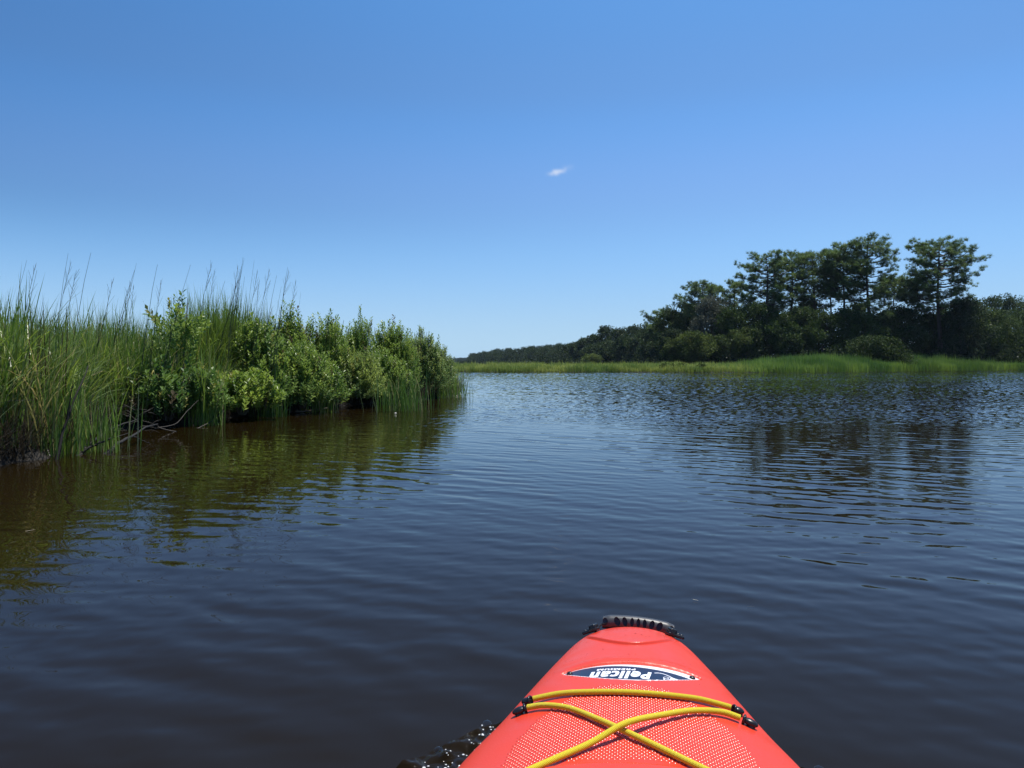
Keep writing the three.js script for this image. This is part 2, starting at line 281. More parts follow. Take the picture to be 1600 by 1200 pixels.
{ // name plate
  const W = 1218, H = 374, k = 6000, s0 = 1.0768, cv = document.createElement('canvas'); cv.width = W; cv.height = H;
  const c = cv.getContext('2d'), X = (x) => (x + BX) * k, Y = (s) => H - (s - s0) * k;
  c.fillStyle = '#f2f3f6'; c.fillRect(0, 0, W, H);
  c.fillStyle = '#10142b'; c.beginPath();
  for (let i = 0; i <= 80; i++) { const x = -BX + 0.0025 + i / 80 * (2 * BX - 0.013), y = badgeNear(x) + 0.0022; i ? c.lineTo(X(x), Y(y)) : c.moveTo(X(x), Y(y)); }
  for (let i = 80; i >= 0; i--) { const x = -BX + 0.0025 + i / 80 * (2 * BX - 0.013), u = i / 80, y = badgeFar(x) - (0.0016 + 0.0075 * Math.pow(Math.sin(Math.min(1, u * 1.3) * Math.PI / 2), 2) + 0.008 * u * u * u * u); c.lineTo(X(x), Y(Math.max(y, badgeNear(x) + 0.0022))); }
  c.closePath(); c.fill();
  c.strokeStyle = '#5a5f78'; c.lineWidth = 3; c.beginPath(); for (let i = 40; i <= 80; i++) { const x = -BX + i / 80 * 2 * BX, y = badgeFar(x) - 0.006 - 0.002 * (i - 40) / 40; i > 40 ? c.lineTo(X(x), Y(y)) : c.moveTo(X(x), Y(y)); } c.stroke();
  const write = (t, right, left, base, capTop, font) => {          // lettering reads from the bow, so it is turned half round
    c.save(); c.translate(X(right), Y(base)); c.rotate(Math.PI); c.transform(1, 0, -0.17, 1, 0, 0);
    c.font = font; const m = c.measureText(t), cap = 0.73 * 100; c.scale((right - left) * k / m.width, (base - capTop) * k / cap); c.fillStyle = '#f4f5f8'; c.fillText(t, 0, 0); c.lineWidth = 5; c.strokeStyle = '#f4f5f8'; c.strokeText(t, 0, 0); c.restore();
  };
  write('Pelican', 0.033, -0.059, 1.1115, 1.0858, 'bold 100px sans-serif');
  write('PREMIUM', 0.009, -0.05, 1.1225, 1.1162, 'bold 100px sans-serif');
  // bird's head beside the lettering: crown, neck curve, eye and a long bill
  const P = (x, s) => [X(x), Y(1.0855 + (s - 1.0775) * 0.86)];
  c.strokeStyle = c.fillStyle = '#f4f5f8'; c.lineWidth = 11; c.lineCap = 'round';
  c.beginPath(); c.moveTo(...P(0.036, 1.108)); c.bezierCurveTo(...P(0.046, 1.115), ...P(0.056, 1.104), ...P(0.0615, 1.096)); c.lineTo(...P(0.079, 1.0875)); c.stroke();
  c.beginPath(); c.moveTo(...P(0.079, 1.0872)); c.lineTo(...P(0.058, 1.0965)); c.lineTo(...P(0.0575, 1.0885)); c.closePath(); c.fill();
  c.beginPath(); c.moveTo(...P(0.062, 1.089)); c.bezierCurveTo(...P(0.05, 1.085), ...P(0.047, 1.092), ...P(0.0485, 1.086)); c.bezierCurveTo(...P(0.05, 1.08), ...P(0.045, 1.0765), ...P(0.038, 1.0785)); c.stroke();
  c.beginPath(); c.moveTo(...P(0.062, 1.0925)); c.bezierCurveTo(...P(0.054, 1.1), ...P(0.049, 1.097), ...P(0.0478, 1.0915)); c.lineWidth = 7; c.stroke();
  c.beginPath(); c.arc(...P(0.0545, 1.0925), 8, 0, 7); c.fill();
  c.fillStyle = '#10142b'; c.beginPath(); c.moveTo(...P(0.0335, 1.103)); c.bezierCurveTo(...P(0.045, 1.106), ...P(0.047, 1.098), ...P(0.0445, 1.092)); c.bezierCurveTo(...P(0.042, 1.084), ...P(0.044, 1.081), ...P(0.039, 1.081)); c.bezierCurveTo(...P(0.032, 1.083), ...P(0.037, 1.094), ...P(0.0335, 1.103)); c.fill();
  c.fillStyle = '#f4f5f8'; c.font = '16px sans-serif'; c.save(); c.translate(...P(-0.063, 1.0795)); c.rotate(Math.PI); c.fillText('TM', 0, 0); c.restore();
  const tex = new THREE.CanvasTexture(cv); tex.colorSpace = THREE.SRGBColorSpace;
  const nx = 90, nv = 16, p = [], uv = [], idx = [];
  const lift = (x, s) => deckBase(x, s) - 0.0022;
  for (let i = 0; i <= nx; i++) { const x = -BX * Math.cos(i / nx * Math.PI); for (let j = 0; j <= nv; j++) { const s = lerp(badgeNear(x), badgeFar(x), j / nv); p.push(x, lift(x, s), -s); uv.push((x + BX) / (2 * BX), (s - s0) / (H / k)); } }
  for (let i = 0; i < nx; i++) for (let j = 0; j < nv; j++) { const a = i * (nv + 1) + j; idx.push(a, a + nv + 1, a + nv + 2, a, a + nv + 2, a + 1); }
  const rim = []; for (let i = 0; i <= nx; i++) rim.push(i * (nv + 1)); for (let i = nx - 1; i > 0; i--) rim.push(i * (nv + 1) + nv);
  const b0 = p.length / 3; rim.forEach((v) => { p.push(p[v * 3], p[v * 3 + 1] - 0.0025, p[v * 3 + 2]); uv.push(uv[v * 2], uv[v * 2 + 1]); });
  rim.forEach((v, i) => { const j = (i + 1) % rim.length; idx.push(v, b0 + i, b0 + j, v, b0 + j, rim[j]); });
  const g = new THREE.BufferGeometry(); g.setAttribute('position', new THREE.Float32BufferAttribute(p, 3)); g.setAttribute('uv', new THREE.Float32BufferAttribute(uv, 2)); g.setIndex(idx); g.computeVertexNormals();
  const plate = part('name_plate', g, new THREE.MeshPhysicalMaterial({ map: tex, roughness: 0.3, clearcoat: 0.4, clearcoatRoughness: 0.15 }), kayak);
  plate.userData.label = 'dark blue and white name plate let into the deck';
  for (const sx of [-0.0915, 0.0905]) {
    const prof = [[0, 0.0028], [0.0022, 0.0025], [0.004, 0.0014], [0.0046, 0], [0.0046, -0.001]].map(([r, y]) => new THREE.Vector2(r, y));
    const hd = new THREE.LatheGeometry(prof.reverse(), 20), m = new THREE.Mesh(hd, blackMat); m.name = 'screw';
    m.position.set(sx, lift(sx, (badgeNear(sx) + badgeFar(sx)) / 2) + 0.0006, -(badgeNear(sx) + badgeFar(sx)) / 2); m.quaternion.setFromUnitVectors(UPV, deckNormal(sx, 1.1, true)); plate.add(m);
  }
}
{ // elastic deck cords and the hooks that hold them
  const n = 64, d = new Uint8Array(n * n * 4);
  for (let y = 0; y < n; y++) for (let x = 0; x < n; x++) { const a = Math.abs(((x + y) / n * 2) % 1 - 0.5) * 2, b = Math.abs(((x - y + n) / n * 2) % 1 - 0.5) * 2, v = 255 * Math.max(a, b); d.set([v, v, v, 255], (y * n + x) * 4); }
  const weave = new THREE.DataTexture(d, n, n); weave.wrapS = weave.wrapT = THREE.RepeatWrapping; weave.magFilter = THREE.LinearFilter; weave.repeat.set(110, 4); weave.needsUpdate = true;
  const colW = new Uint8Array(n * n * 4); for (let k = 0; k < n * n; k++) { const v = d[k * 4] / 255, u = 0.78 + 0.22 * v; colW.set([232 * u, 212 * u, 14 + 18 * u, 255], k * 4); }
  const wc = new THREE.DataTexture(colW, n, n); wc.wrapS = wc.wrapT = THREE.RepeatWrapping; wc.magFilter = THREE.LinearFilter; wc.colorSpace = THREE.SRGBColorSpace; wc.repeat.copy(weave.repeat); wc.needsUpdate = true;
  const cordMat = new THREE.MeshStandardMaterial({ map: wc, roughness: 0.6, bumpMap: weave, bumpScale: 0.0006 });
  const R = 0.0038, cord = (pts) => {
    const list = pts.map(([x, s, l]) => { const q = deckPoint(x, s); q.y = deckBase(x, s) + R + l; return q; });
    part('bungee_cord', new THREE.TubeGeometry(new THREE.CatmullRomCurve3(list, false, 'centripetal'), 160, R, 10), cordMat, kayak);
  };
  cord([[-0.135, 1.024, 0.003], [-0.12, 1.025, 0.002], [-0.095, 1.0255, 0.0015], [-0.05, 1.021, 0.001], [0, 1.019, 0.001], [0.05, 1.02, 0.001], [0.092, 1.0235, 0.0015], [0.118, 1.0225, 0.002], [0.133, 1.021, 0.003]]);
  cord([[-0.139, 0.996, 0.003], [-0.12, 0.993, 0.0025], [-0.084, 0.975, 0.002], [-0.045, 0.94, 0.002], [-0.006, 0.903, 0.003], [0.03, 0.875, 0.0015], [0.066, 0.847, 0.001], [0.12, 0.808, 0.002], [0.2, 0.757, 0.006]]);
  cord([[0.141, 0.994, 0.003], [0.12, 0.995, 0.003], [0.083, 0.98, 0.003], [0.042, 0.948, 0.006], [-0.006, 0.903, 0.0125], [-0.045, 0.872, 0.004], [-0.088, 0.838, 0.002], [-0.13, 0.806, 0.002], [-0.2, 0.757, 0.006]]);
  const hook = (x, s, turn, wide) => {
    const lug = new THREE.SphereGeometry(0.0075, 18, 12); lug.scale(1.35 * wide, 0.62, 0.82); lug.translate(0, 0.0055, 0);
    const foot = new THREE.CylinderGeometry(0.0048, 0.0062, 0.006, 14); foot.translate(0.002, 0.001, 0);
    const eye = new THREE.TorusGeometry(0.0046, 0.0019, 8, 16); eye.rotateY(Math.PI / 2); eye.translate(-0.0085 * wide, 0.0055, 0);
    const m = part('cord_hook', mergeGeometries([lug, foot, eye]), blackMat, kayak);
    m.position.copy(deckPoint(x, s)); m.quaternion.setFromUnitVectors(UPV, deckNormal(x, s)).multiply(new THREE.Quaternion().setFromAxisAngle(UPV, turn));
  };
  hook(-0.143, 1.0265, Math.PI - 0.4, 0.8); hook(-0.149, 0.9965, Math.PI + 0.2, 1); hook(0.141, 1.0225, 0.3, 0.8); hook(0.152, 0.9935, -0.25, 1); hook(-0.207, 0.765, Math.PI, 1); hook(0.207, 0.752, 0, 1);
}
{ // carrying handle on the bow
  const L = 0.13, RY = 0.0128, RZ = 0.0115;
  const bar = new THREE.CylinderGeometry(1, 1, L, 40, 60); bar.rotateZ(Math.PI / 2);
  const ends = bar.attributes.position; for (let i = 0; i < ends.count; i++) { const x = ends.getX(i), e = Math.abs(x) / (L / 2), q = 1 - 0.16 * smoothstep(e, 0.8, 1); ends.setY(i, ends.getY(i) * RY * q); ends.setZ(i, ends.getZ(i) * RZ * q); }
  bar.computeVertexNormals();
  const ev = new Evaluator(); ev.useGroups = false; ev.attributes = ['position', 'normal', 'uv'];
  let body = new Brush(bar); body.updateMatrixWorld();
  const cut = (x, rx, ry, tilt, depth, sh = 0) => { const c = new THREE.CylinderGeometry(1, 1, 0.02, 28); c.rotateX(Math.PI / 2); c.scale(rx, ry, 1); c.rotateZ(tilt); const b = new Brush(c); b.rotation.x = -0.46; b.position.set(x, Math.sin(0.46) * (depth + 0.01) + sh, Math.cos(0.46) * (depth + 0.01)); b.updateMatrixWorld(); body = ev.evaluate(body, b, SUBTRACTION); };
  for (const x of [-0.0115, 0, 0.0115]) cut(x, 0.0035, 0.0078, 0, 0.003);
  for (const sg of [-1, 1]) { cut(sg * 0.0245, 0.0045, 0.0082, -sg * 0.3, 0.003); cut(sg * 0.0385, 0.005, 0.0085, -sg * 0.45, 0.003); cut(sg * 0.0605, 0.0048, 0.0066, -sg * 0.2, 0.006); }
  const g = body.geometry.clone(), P = g.attributes.position;
  for (let i = 0; i < P.count; i++) { const x = P.getX(i); P.setY(i, P.getY(i) - 1.3 * x * x); }
  g.computeVertexNormals();
  const grab = new THREE.Group(); grab.name = 'grab_handle'; kayak.add(grab); grab.userData.label = 'black plastic carrying handle strapped across the bow';
  const gripMat = new THREE.MeshPhysicalMaterial({ color: rgb(0.05, 0.052, 0.056), roughness: 0.42 });
  const grip = part('grip', g, gripMat, grab); grip.position.set(0.014, 0.3205, -1.383); grip.rotation.z = -0.1;
  for (const x of [-0.017, -0.0055, 0.0055, 0.017]) { const r = new RoundedBoxGeometry(0.0016, 0.004, 0.02, 2, 0.0006); r.translate(x, 0.0, 0); }
  const ribbon = (pts, w, t) => { // webbing
    const curve = new THREE.CatmullRomCurve3(pts), n = 40, p = [], idx = [], side = V(0, 0.25, 1).normalize();
    for (let i = 0; i <= n; i++) { const c = curve.getPoint(i / n), tn = curve.getTangent(i / n), nm = new THREE.Vector3().crossVectors(tn, side).normalize(), rib = 1 + 0.25 * (i % 2); for (const [a, b] of [[-1, -1], [1, -1], [1, 1], [-1, 1]]) p.push(c.x + side.x * w * a / 2 + nm.x * t * rib * b / 2, c.y + side.y * w * a / 2 + nm.y * t * rib * b / 2, c.z + side.z * w * a / 2 + nm.z * t * rib * b / 2); }
    for (let i = 0; i < n; i++) for (let k = 0; k < 4; k++) { const a = i * 4 + k, b = i * 4 + (k + 1) % 4; idx.push(a, b, b + 4, a, b + 4, a + 4); }
    const r = new THREE.BufferGeometry(); r.setAttribute('position', new THREE.Float32BufferAttribute(p, 3)); r.setIndex(idx); return r;
  };
  const webMat = new THREE.MeshStandardMaterial({ color: rgb(0.014, 0.014, 0.015), roughness: 0.75 });
  const lA = deckPoint(-0.066, 1.345), rA = deckPoint(0.073, 1.33);
  part('strap', ribbon([V(-0.042, 0.3215, -1.383), V(-0.056, 0.316, -1.381), V(-0.066, 0.306, -1.37), V(lA.x + 0.006, lA.y + 0.009, lA.z), V(lA.x - 0.008, lA.y + 0.005, lA.z + 0.004)], 0.02, 0.0022), webMat, grab);
  part('strap', ribbon([V(0.070, 0.306, -1.383), V(0.079, 0.301, -1.38), V(0.076, 0.3, -1.36), V(0.064, rA.y + 0.012, rA.z - 0.008), V(rA.x, rA.y + 0.006, rA.z), V(rA.x + 0.012, rA.y + 0.003, rA.z + 0.004)], 0.02, 0.0022), webMat, grab);
  for (const [a, sg] of [[lA, -1], [rA, 1]]) {
    const base = new RoundedBoxGeometry(0.03, 0.006, 0.019, 3, 0.0025); base.translate(0, 0.003, 0);
    const clip = new RoundedBoxGeometry(0.013, 0.011, 0.02, 3, 0.003); clip.translate(-sg * 0.007, 0.0075, 0);
    const m = part('strap_anchor', mergeGeometries([base, clip]), blackMat, grab);
    m.position.copy(a).add(V(sg * 0.004, 0.0005, 0)); m.quaternion.setFromUnitVectors(UPV, deckNormal(a.x * 0.9, -a.z)).multiply(new THREE.Quaternion().setFromAxisAngle(UPV, sg * 0.25));
    for (const dx of [0.004, 0.0105]) { const sc = new THREE.SphereGeometry(0.0034, 14, 7, 0, Math.PI * 2, 0, Math.PI / 2); sc.scale(1, 0.6, 1); const b = new THREE.Mesh(sc, blackMat); b.name = 'screw'; b.position.set(sg * dx, 0.006, 0.002); m.add(b); }
  }
}
{ // drops of water lying on the deck
  const r = rng(909), list = [], g = new THREE.SphereGeometry(1, 12, 6, 0, Math.PI * 2, 0, Math.PI / 2);
  for (let k = 0; k < 90; k++) { const s = 0.85 + 0.5 * r(), x = (r() * 2 - 1) * halfW(s) * 0.93, q = 0.0006 + 0.0016 * r() * r() * r(); list.push([new THREE.Matrix4().compose(deckPoint(x, s), new THREE.Quaternion().setFromUnitVectors(UPV, deckNormal(x, s)), V(q * (0.8 + 0.5 * r()), q * 0.55, q)), null]); }
  instanced('water_drop', g, new THREE.MeshPhysicalMaterial({ color: rgb(0.9, 0.9, 0.9), transmission: 1, thickness: 0.002, roughness: 0.02, ior: 1.33 }), list, kayak, false);
}
// bubbles and thrown drops by the bow
{
  const film = new THREE.MeshPhysicalMaterial({ color: rgb(1, 1, 1), transmission: 1, thickness: 0, roughness: 0.02, ior: 1.33 });
  const dome = (r) => new THREE.SphereGeometry(r, 32, 16, 0, Math.PI * 2, 0, Math.PI / 2);
  const row = [['round clear bubble floating nearest the kayak edge, farthest forward left of the bow', 761, 1136, 0.0115], ['small clear bubble in the middle of the foam left of the bow', 730, 1158, 0.007], ['round clear bubble at the left end of the foam left of the bow', 685, 1178, 0.0115], ['clear bubble on the water just right of the kayak', 1280, 1200, 0.012]];
  for (const [label, px, py, r] of row) { const d = EYE / ((py + 6 - HORIZON) / FOCAL), x = at(px, d); const m = top('water_bubble', dome(r), film); m.position.set(x, water(x, d)[0], -d); tag(m, label, 'bubble', 'bubbles on the water by the bow'); }
  const r = rng(31), drops = [];
  for (let k = 0; k < 90; k++) { const left = r() < 0.86, t = r(), u = (r() - 0.3) * 0.055; const x = left ? lerp(-0.035, -0.17, t) + u * 1.6 : lerp(0.56, 0.64, t) - u * 0.4, d = left ? lerp(1.6, 1.42, t) - u * 1.2 : lerp(1.42, 1.32, t) + u * 0.5; if (churn(x, d) < 0.2) continue; const s = 0.0009 + 0.0022 * r() * r(); drops.push([place(x, water(x, d)[0] + s * 0.3, -d, 0, 0, 0, s * (1 + r()), s, s * 1.2), null]); }
  const g = instanced('splash_drops', new THREE.SphereGeometry(1, 10, 7), new THREE.MeshPhysicalMaterial({ color: rgb(0.75, 0.75, 0.75), roughness: 0.12 }), drops, null, false);
  g.name = numbered('splash_foam'); tag(g, 'white specks of foam thrown up beside the kayak bow', 'foam'); scene.add(g);
}

// ---------------------------------------------------------------- plant materials and pieces
const leafy = (r, g, b, o = {}) => new THREE.MeshPhysicalMaterial({ color: rgb(r, g, b), roughness: 1, transmission: 0.4, thickness: 0, side: THREE.DoubleSide, clearcoat: 0.3, clearcoatRoughness: 0.35, specularIntensity: 0.4, ...o });
const clumpMat = leafy(1, 1, 1, { vertexColors: true, transmission: 0.48, clearcoat: 0.55, clearcoatRoughness: 0.3 }), grassMat = leafy(1, 1, 1), shrubMat = leafy(1, 1, 1, { clearcoat: 0.5, transmission: 0.42 }), needleMat = leafy(1, 1, 1, { transmission: 0.35, clearcoat: 0.3 }), treeMat = leafy(1, 1, 1, { transmission: 0.35, clearcoat: 0.1, specularIntensity: 0.25 });
const barkMat = new THREE.MeshStandardMaterial({ color: rgb(0.075, 0.055, 0.042), roughness: 0.9 });
const twigMat = new THREE.MeshStandardMaterial({ color: rgb(0.11, 0.085, 0.06), roughness: 0.85 });
const paleTwigMat = new THREE.MeshStandardMaterial({ color: rgb(0.085, 0.072, 0.058), roughness: 0.85 });
const darkTwigMat = new THREE.MeshStandardMaterial({ color: rgb(0.014, 0.011, 0.009), roughness: 0.8 });
const reedMat = new THREE.MeshStandardMaterial({ color: rgb(0.06, 0.07, 0.025), roughness: 0.7 });
function blade(mb, bx, bz, h, az, lean, arch, w, segs = 6, fold = 0.25) {      // a grass leaf that leans, arches over and tapers
  const dx = Math.cos(az), dz = Math.sin(az), px = -dz, pz = dx;
  let x = bx, y = 0, z = bz, a = lean, prev = null;
  for (let k = 0; k <= segs; k++) {
    const t = k / segs, ww = w * (t < 0.25 ? 0.6 + 1.6 * t : 1) * Math.pow(1 - t, 0.55) / 2;
    const l = mb.v(x - px * ww, y, z - pz * ww), r = k < segs ? mb.v(x + px * ww, y, z + pz * ww) : l;
    if (prev) { if (k < segs) mb.quad(prev[0], prev[1], r, l); else mb.tri(prev[0], prev[1], l); }
    prev = [l, r]; const st = h / segs; x += dx * Math.sin(a) * st; z += dz * Math.sin(a) * st; y += Math.cos(a) * st; a += arch / segs * (0.4 + 1.6 * t);
  }
}
function varied(g, seed) {                                // each leaf of a tuft its own tone
  const r = rng(seed), per = 13, n = g.attributes.position.count / per, c = [];
  for (let k = 0; k < n; k++) { const v = 0.4 + 1.1 * r() * r() + (r() < 0.15 ? 0.5 : 0), y = 0.9 + 0.25 * r(); for (let j = 0; j < per; j++) c.push(v * y, v, v * 0.9); }
  g.setAttribute('color', new THREE.Float32BufferAttribute(c, 3));
}
function tuft(seed, n, { spread = 0.1, lean = 0.18, arch = 0.9, w = 0.011, low = 0.65, segs = 6 } = {}) {
  const r = rng(seed), mb = new MB();
  for (let k = 0; k < n; k++) { const a = r() * 6.283, q = Math.sqrt(r()) * spread; blade(mb, Math.cos(a) * q, Math.sin(a) * q, low + (1 - low) * r(), r() * 6.283, lean * r(), arch * (0.15 + r() * r()), w * (0.7 + 0.6 * r()), segs); }
  return mb.geo();
}
const mix3 = (a, b, t) => rgb(lerp(a[0], b[0], t), lerp(a[1], b[1], t), lerp(a[2], b[2], t));
const GREEN = [0.115, 0.225, 0.03], LIME = [0.27, 0.39, 0.055], STRAW = [0.48, 0.42, 0.18], DEEP = [0.08, 0.16, 0.022];

// ---------------------------------------------------------------- left bank: grass
{
  const protos = [tuft(1, 8, { arch: 2.4, w: 0.017, lean: 0.25, low: 0.45, spread: 0.13 }), tuft(2, 8, { arch: 1.8, lean: 0.3, w: 0.016, low: 0.45, spread: 0.13 }), tuft(3, 7, { arch: 0.9, lean: 0.14, w: 0.02, low: 0.4 }), tuft(4, 8, { arch: 3.2, lean: 0.35, w: 0.014, low: 0.5, spread: 0.13 })], lists = [[], [], [], []], r = rng(404);
  for (let k = 0; k < 9000; k++) {
    const d = 4 + r() * 15, o = Math.pow(r(), 1.35) * 6.5, x = bank(d) - 0.12 - o, ang = x / d;
    if (ang < -1.15) continue;
    const tallZone = smoothstep(ang, -0.5, -0.41) * (1 - smoothstep(ang, -0.335, -0.31));
    const shrubby = smoothstep(ang, -0.325, -0.3);
    if (shrubby > r() * 1.12) continue;
    let h = 1.34 + 0.2 * noise2(x * 1.1, d * 0.9) + 0.12 * noise2(x * 3, d * 3) + 0.1 * r() + (r() < 0.06 ? 0.25 : 0) + tallZone * (0.5 + 0.16 * noise2(x * 1.5 + 7, d)) * smoothstep(o, 0.1, 0.8);
    if (ang < -0.5) h += 0.03 * Math.max(0, d - 7.5);
    h *= lerp(0.75, 1, smoothstep(o, 0.0, 0.5)) * (0.82 + 0.22 * r());
    const t = r(), c = t < 0.1 ? mix3(STRAW, LIME, r() * 0.6) : mix3(GREEN, LIME, clamp(0.45 + 0.5 * noise2(x * 0.5, d * 0.5) + (r() - 0.5) * 0.7, 0, 1));
    const w = 0.95 + 0.35 * r();
    lists[k % 4].push([place(x + 0.1 * (r() - 0.5), 0.12, -d, (r() - 0.5) * 0.22, r() * 6.283, (r() - 0.5) * 0.22, w, h * 1.08, w), c]);
  }
  for (let k = 0; k < 700; k++) {                           // grass growing through the low shrubs at the water edge
    const d = 8 + 5 * r(), x = bank(d) - 0.05 - 1.1 * r() * r(), h = 0.55 + 0.65 * r();
    lists[k % 4].push([place(x, 0.08, -d, (r() - 0.5) * 0.3, r() * 6.283, (r() - 0.5) * 0.3, 1, h, 1), mix3(GREEN, LIME, r())]);
  }
  for (let k = 0; k < 2000; k++) {                          // the tallest stand
    const d = 10 + 2.6 * r(), x = at(300 + 135 * (r() + r()) / 2 + 0.0, d), h = (tall(432 + 45 * r(), d) - 0.1) * (0.72 + 0.36 * r());
    if (bank(d) - x < 0.35) continue;
    lists[k % 4].push([place(x, 0.12, -d, (r() - 0.5) * 0.2, r() * 6.283, (r() - 0.5) * 0.2, 1.1, h, 1.1), mix3(GREEN, LIME, clamp(0.3 + 0.6 * r(), 0, 1))]);
  }
  protos.forEach((g, i) => varied(g, 200 + i));
  const names4 = ['arching marsh grass covering the left bank', 'leaning marsh grass covering the left bank', 'upright marsh grass covering the left bank', 'drooping fine marsh grass covering the left bank'];
  protos.forEach((g, i) => { const m = instanced('x', g, clumpMat, lists[i], null); m.name = numbered('marsh_grass'); tag(m, names4[i], 'grass'); scene.add(m); });
}
{ // low dead stems and dark thatch at the waterline
  const g = tuft(9, 12, { arch: 0.8, lean: 0.5, w: 0.008, segs: 4 }), list = [], r = rng(77);
  for (let k = 0; k < 1500; k++) { const d = 4.5 + r() * 16, x = bank(d) - 0.02 - 0.45 * r(), h = 0.25 + 0.4 * r(); list.push([place(x, 0.02, -d, 0, r() * 6.283, 0, 1, h, 1), mix3([0.025, 0.02, 0.012], [0.07, 0.052, 0.028], r())]); }
  const m = instanced('x', g, grassMat, list, null); m.name = numbered('dead_thatch'); tag(m, 'brown dead stems tangled along the foot of the left bank', 'dead grass'); scene.add(m);
}
{ // grass growing on beyond, behind the thicket
  const g = tuft(10, 12, { arch: 1.2, w: 0.014 }), list = [], r = rng(78);
  for (let k = 0; k < 2600; k++) { const d = 3 + r() * 30, x = bank(d) - 6 - 14 * r(); list.push([place(x, 0.15, -d, 0, r() * 6.283, 0, 1.4, 1.05 + 0.25 * r(), 1.4), mix3(GREEN, LIME, r())]); }
  const m = instanced('x', g, grassMat, list, null); m.name = numbered('marsh_grass'); tag(m, 'open marsh grass stretching away behind the left bank thicket', 'grass'); scene.add(m);
}
function clump(name, label, px, d, pyTop, n, spreadX, spreadZ, opt, seed, cols, baseOff = 0) {
  const r = rng(seed), mb = new MB(), h = tall(pyTop, d);
  for (let k = 0; k < n; k++) blade(mb, (r() + r() + r() - 1.5) * spreadX, (r() + r() + r() - 1.5) * spreadZ, h * (0.3 + 0.75 * Math.pow(r(), 0.8)), r() * 6.283, (opt.lean ?? 0.26) * r(), (opt.arch ?? 0.8) * r() * r(), (opt.w ?? 0.012) * (0.7 + 0.6 * r()), 6);
  const g = mb.geo(), c = [], per = g.attributes.position.count / n;
  for (let k = 0; k < n; k++) { const t = r(), q = t < 0.12 ? mix3(STRAW, LIME, r() * 0.5) : mix3(cols[0], cols[1], r()); for (let j = 0; j < per; j++) c.push(q.r, q.g, q.b); }
  g.setAttribute('color', new THREE.Float32BufferAttribute(c, 3));
  const m = top(name, g, clumpMat); m.position.set(at(px, d), -0.03 + baseOff, -d); return tag(m, label, 'reed clump');
}
clump('reed_clump', 'reed clump standing in the water before the shrubs at the notch in the bank', 628, 12.8, 578, 210, 0.5, 0.35, { w: 0.013 }, 21, [GREEN, DEEP]);
clump('reed_clump', 'reed clump at the very tip of the left bank, beside open water', 697, 18, 566, 210, 0.5, 0.6, { w: 0.014 }, 22, [GREEN, LIME]);
clump('reed_clump', 'upright reed clump rising between the two halves of the shrub thicket', 640, 15.2, 556, 60, 0.32, 0.3, { w: 0.014 }, 26, [GREEN, DEEP]);
clump('reed_clump', 'few thin dark reeds leaning out over the water past the bank tip', 724, 19.4, 588, 18, 0.3, 0.2, { w: 0.012, lean: 0.75, arch: 0.3 }, 23, [DEEP, DEEP]);
clump('reed_clump', 'dark upright grass clump between low bright shrub and tall shrub thicket', 424, 11.4, 545, 150, 0.26, 0.2, { w: 0.013 }, 24, [DEEP, GREEN]);
clump('reed_clump', 'fine reed clump growing between the dark glossy shrub and the bright leaved shrub', 322, 9.75, 520, 110, 0.22, 0.15, { w: 0.014 }, 28, [GREEN, LIME]);
clump('reed_clump', 'thin reed clump growing up through the front shrub under the tall thicket', 500, 12.5, 530, 90, 0.3, 0.2, { w: 0.014 }, 29, [DEEP, LIME]);
clump('reed_clump', 'tall leaning reed clump on the skyline left of the small leafy shoot', 190, 9.6, 462, 70, 0.25, 0.15, { w: 0.018, lean: 0.2 }, 30, [DEEP, GREEN]);
clump('reed_clump', 'broad bladed reed clump nearest the camera at the water edge', 118, 6.75, 585, 240, 0.42, 0.22, { w: 0.014 }, 25, [GREEN, LIME]);
clump('reed_clump', 'dark reed clump at the left frame edge by the water', 30, 6.4, 560, 240, 0.42, 0.22, { w: 0.013 }, 27, [DEEP, GREEN]);
{ // brown cattail stalks
  const mb = new MB(), r = rng(61);
  for (let k = 0; k < 26; k++) { const x = (r() + r() - 1) * 0.22, z = (r() - 0.5) * 0.4; blade(mb, x, z, tall(455, 6.6) * (0.6 + 0.4 * r()), r() * 6.283, 0.08 * r(), 0.25 * r(), 0.017, 5); }
  const m = top('cattail_clump', mb.geo(), leafy(0.09, 0.06, 0.025)); m.position.set(at(62, 6.7), 0, -6.7); tag(m, 'brown withered cattail stalks standing in the green grass near the left frame edge', 'cattail');
}
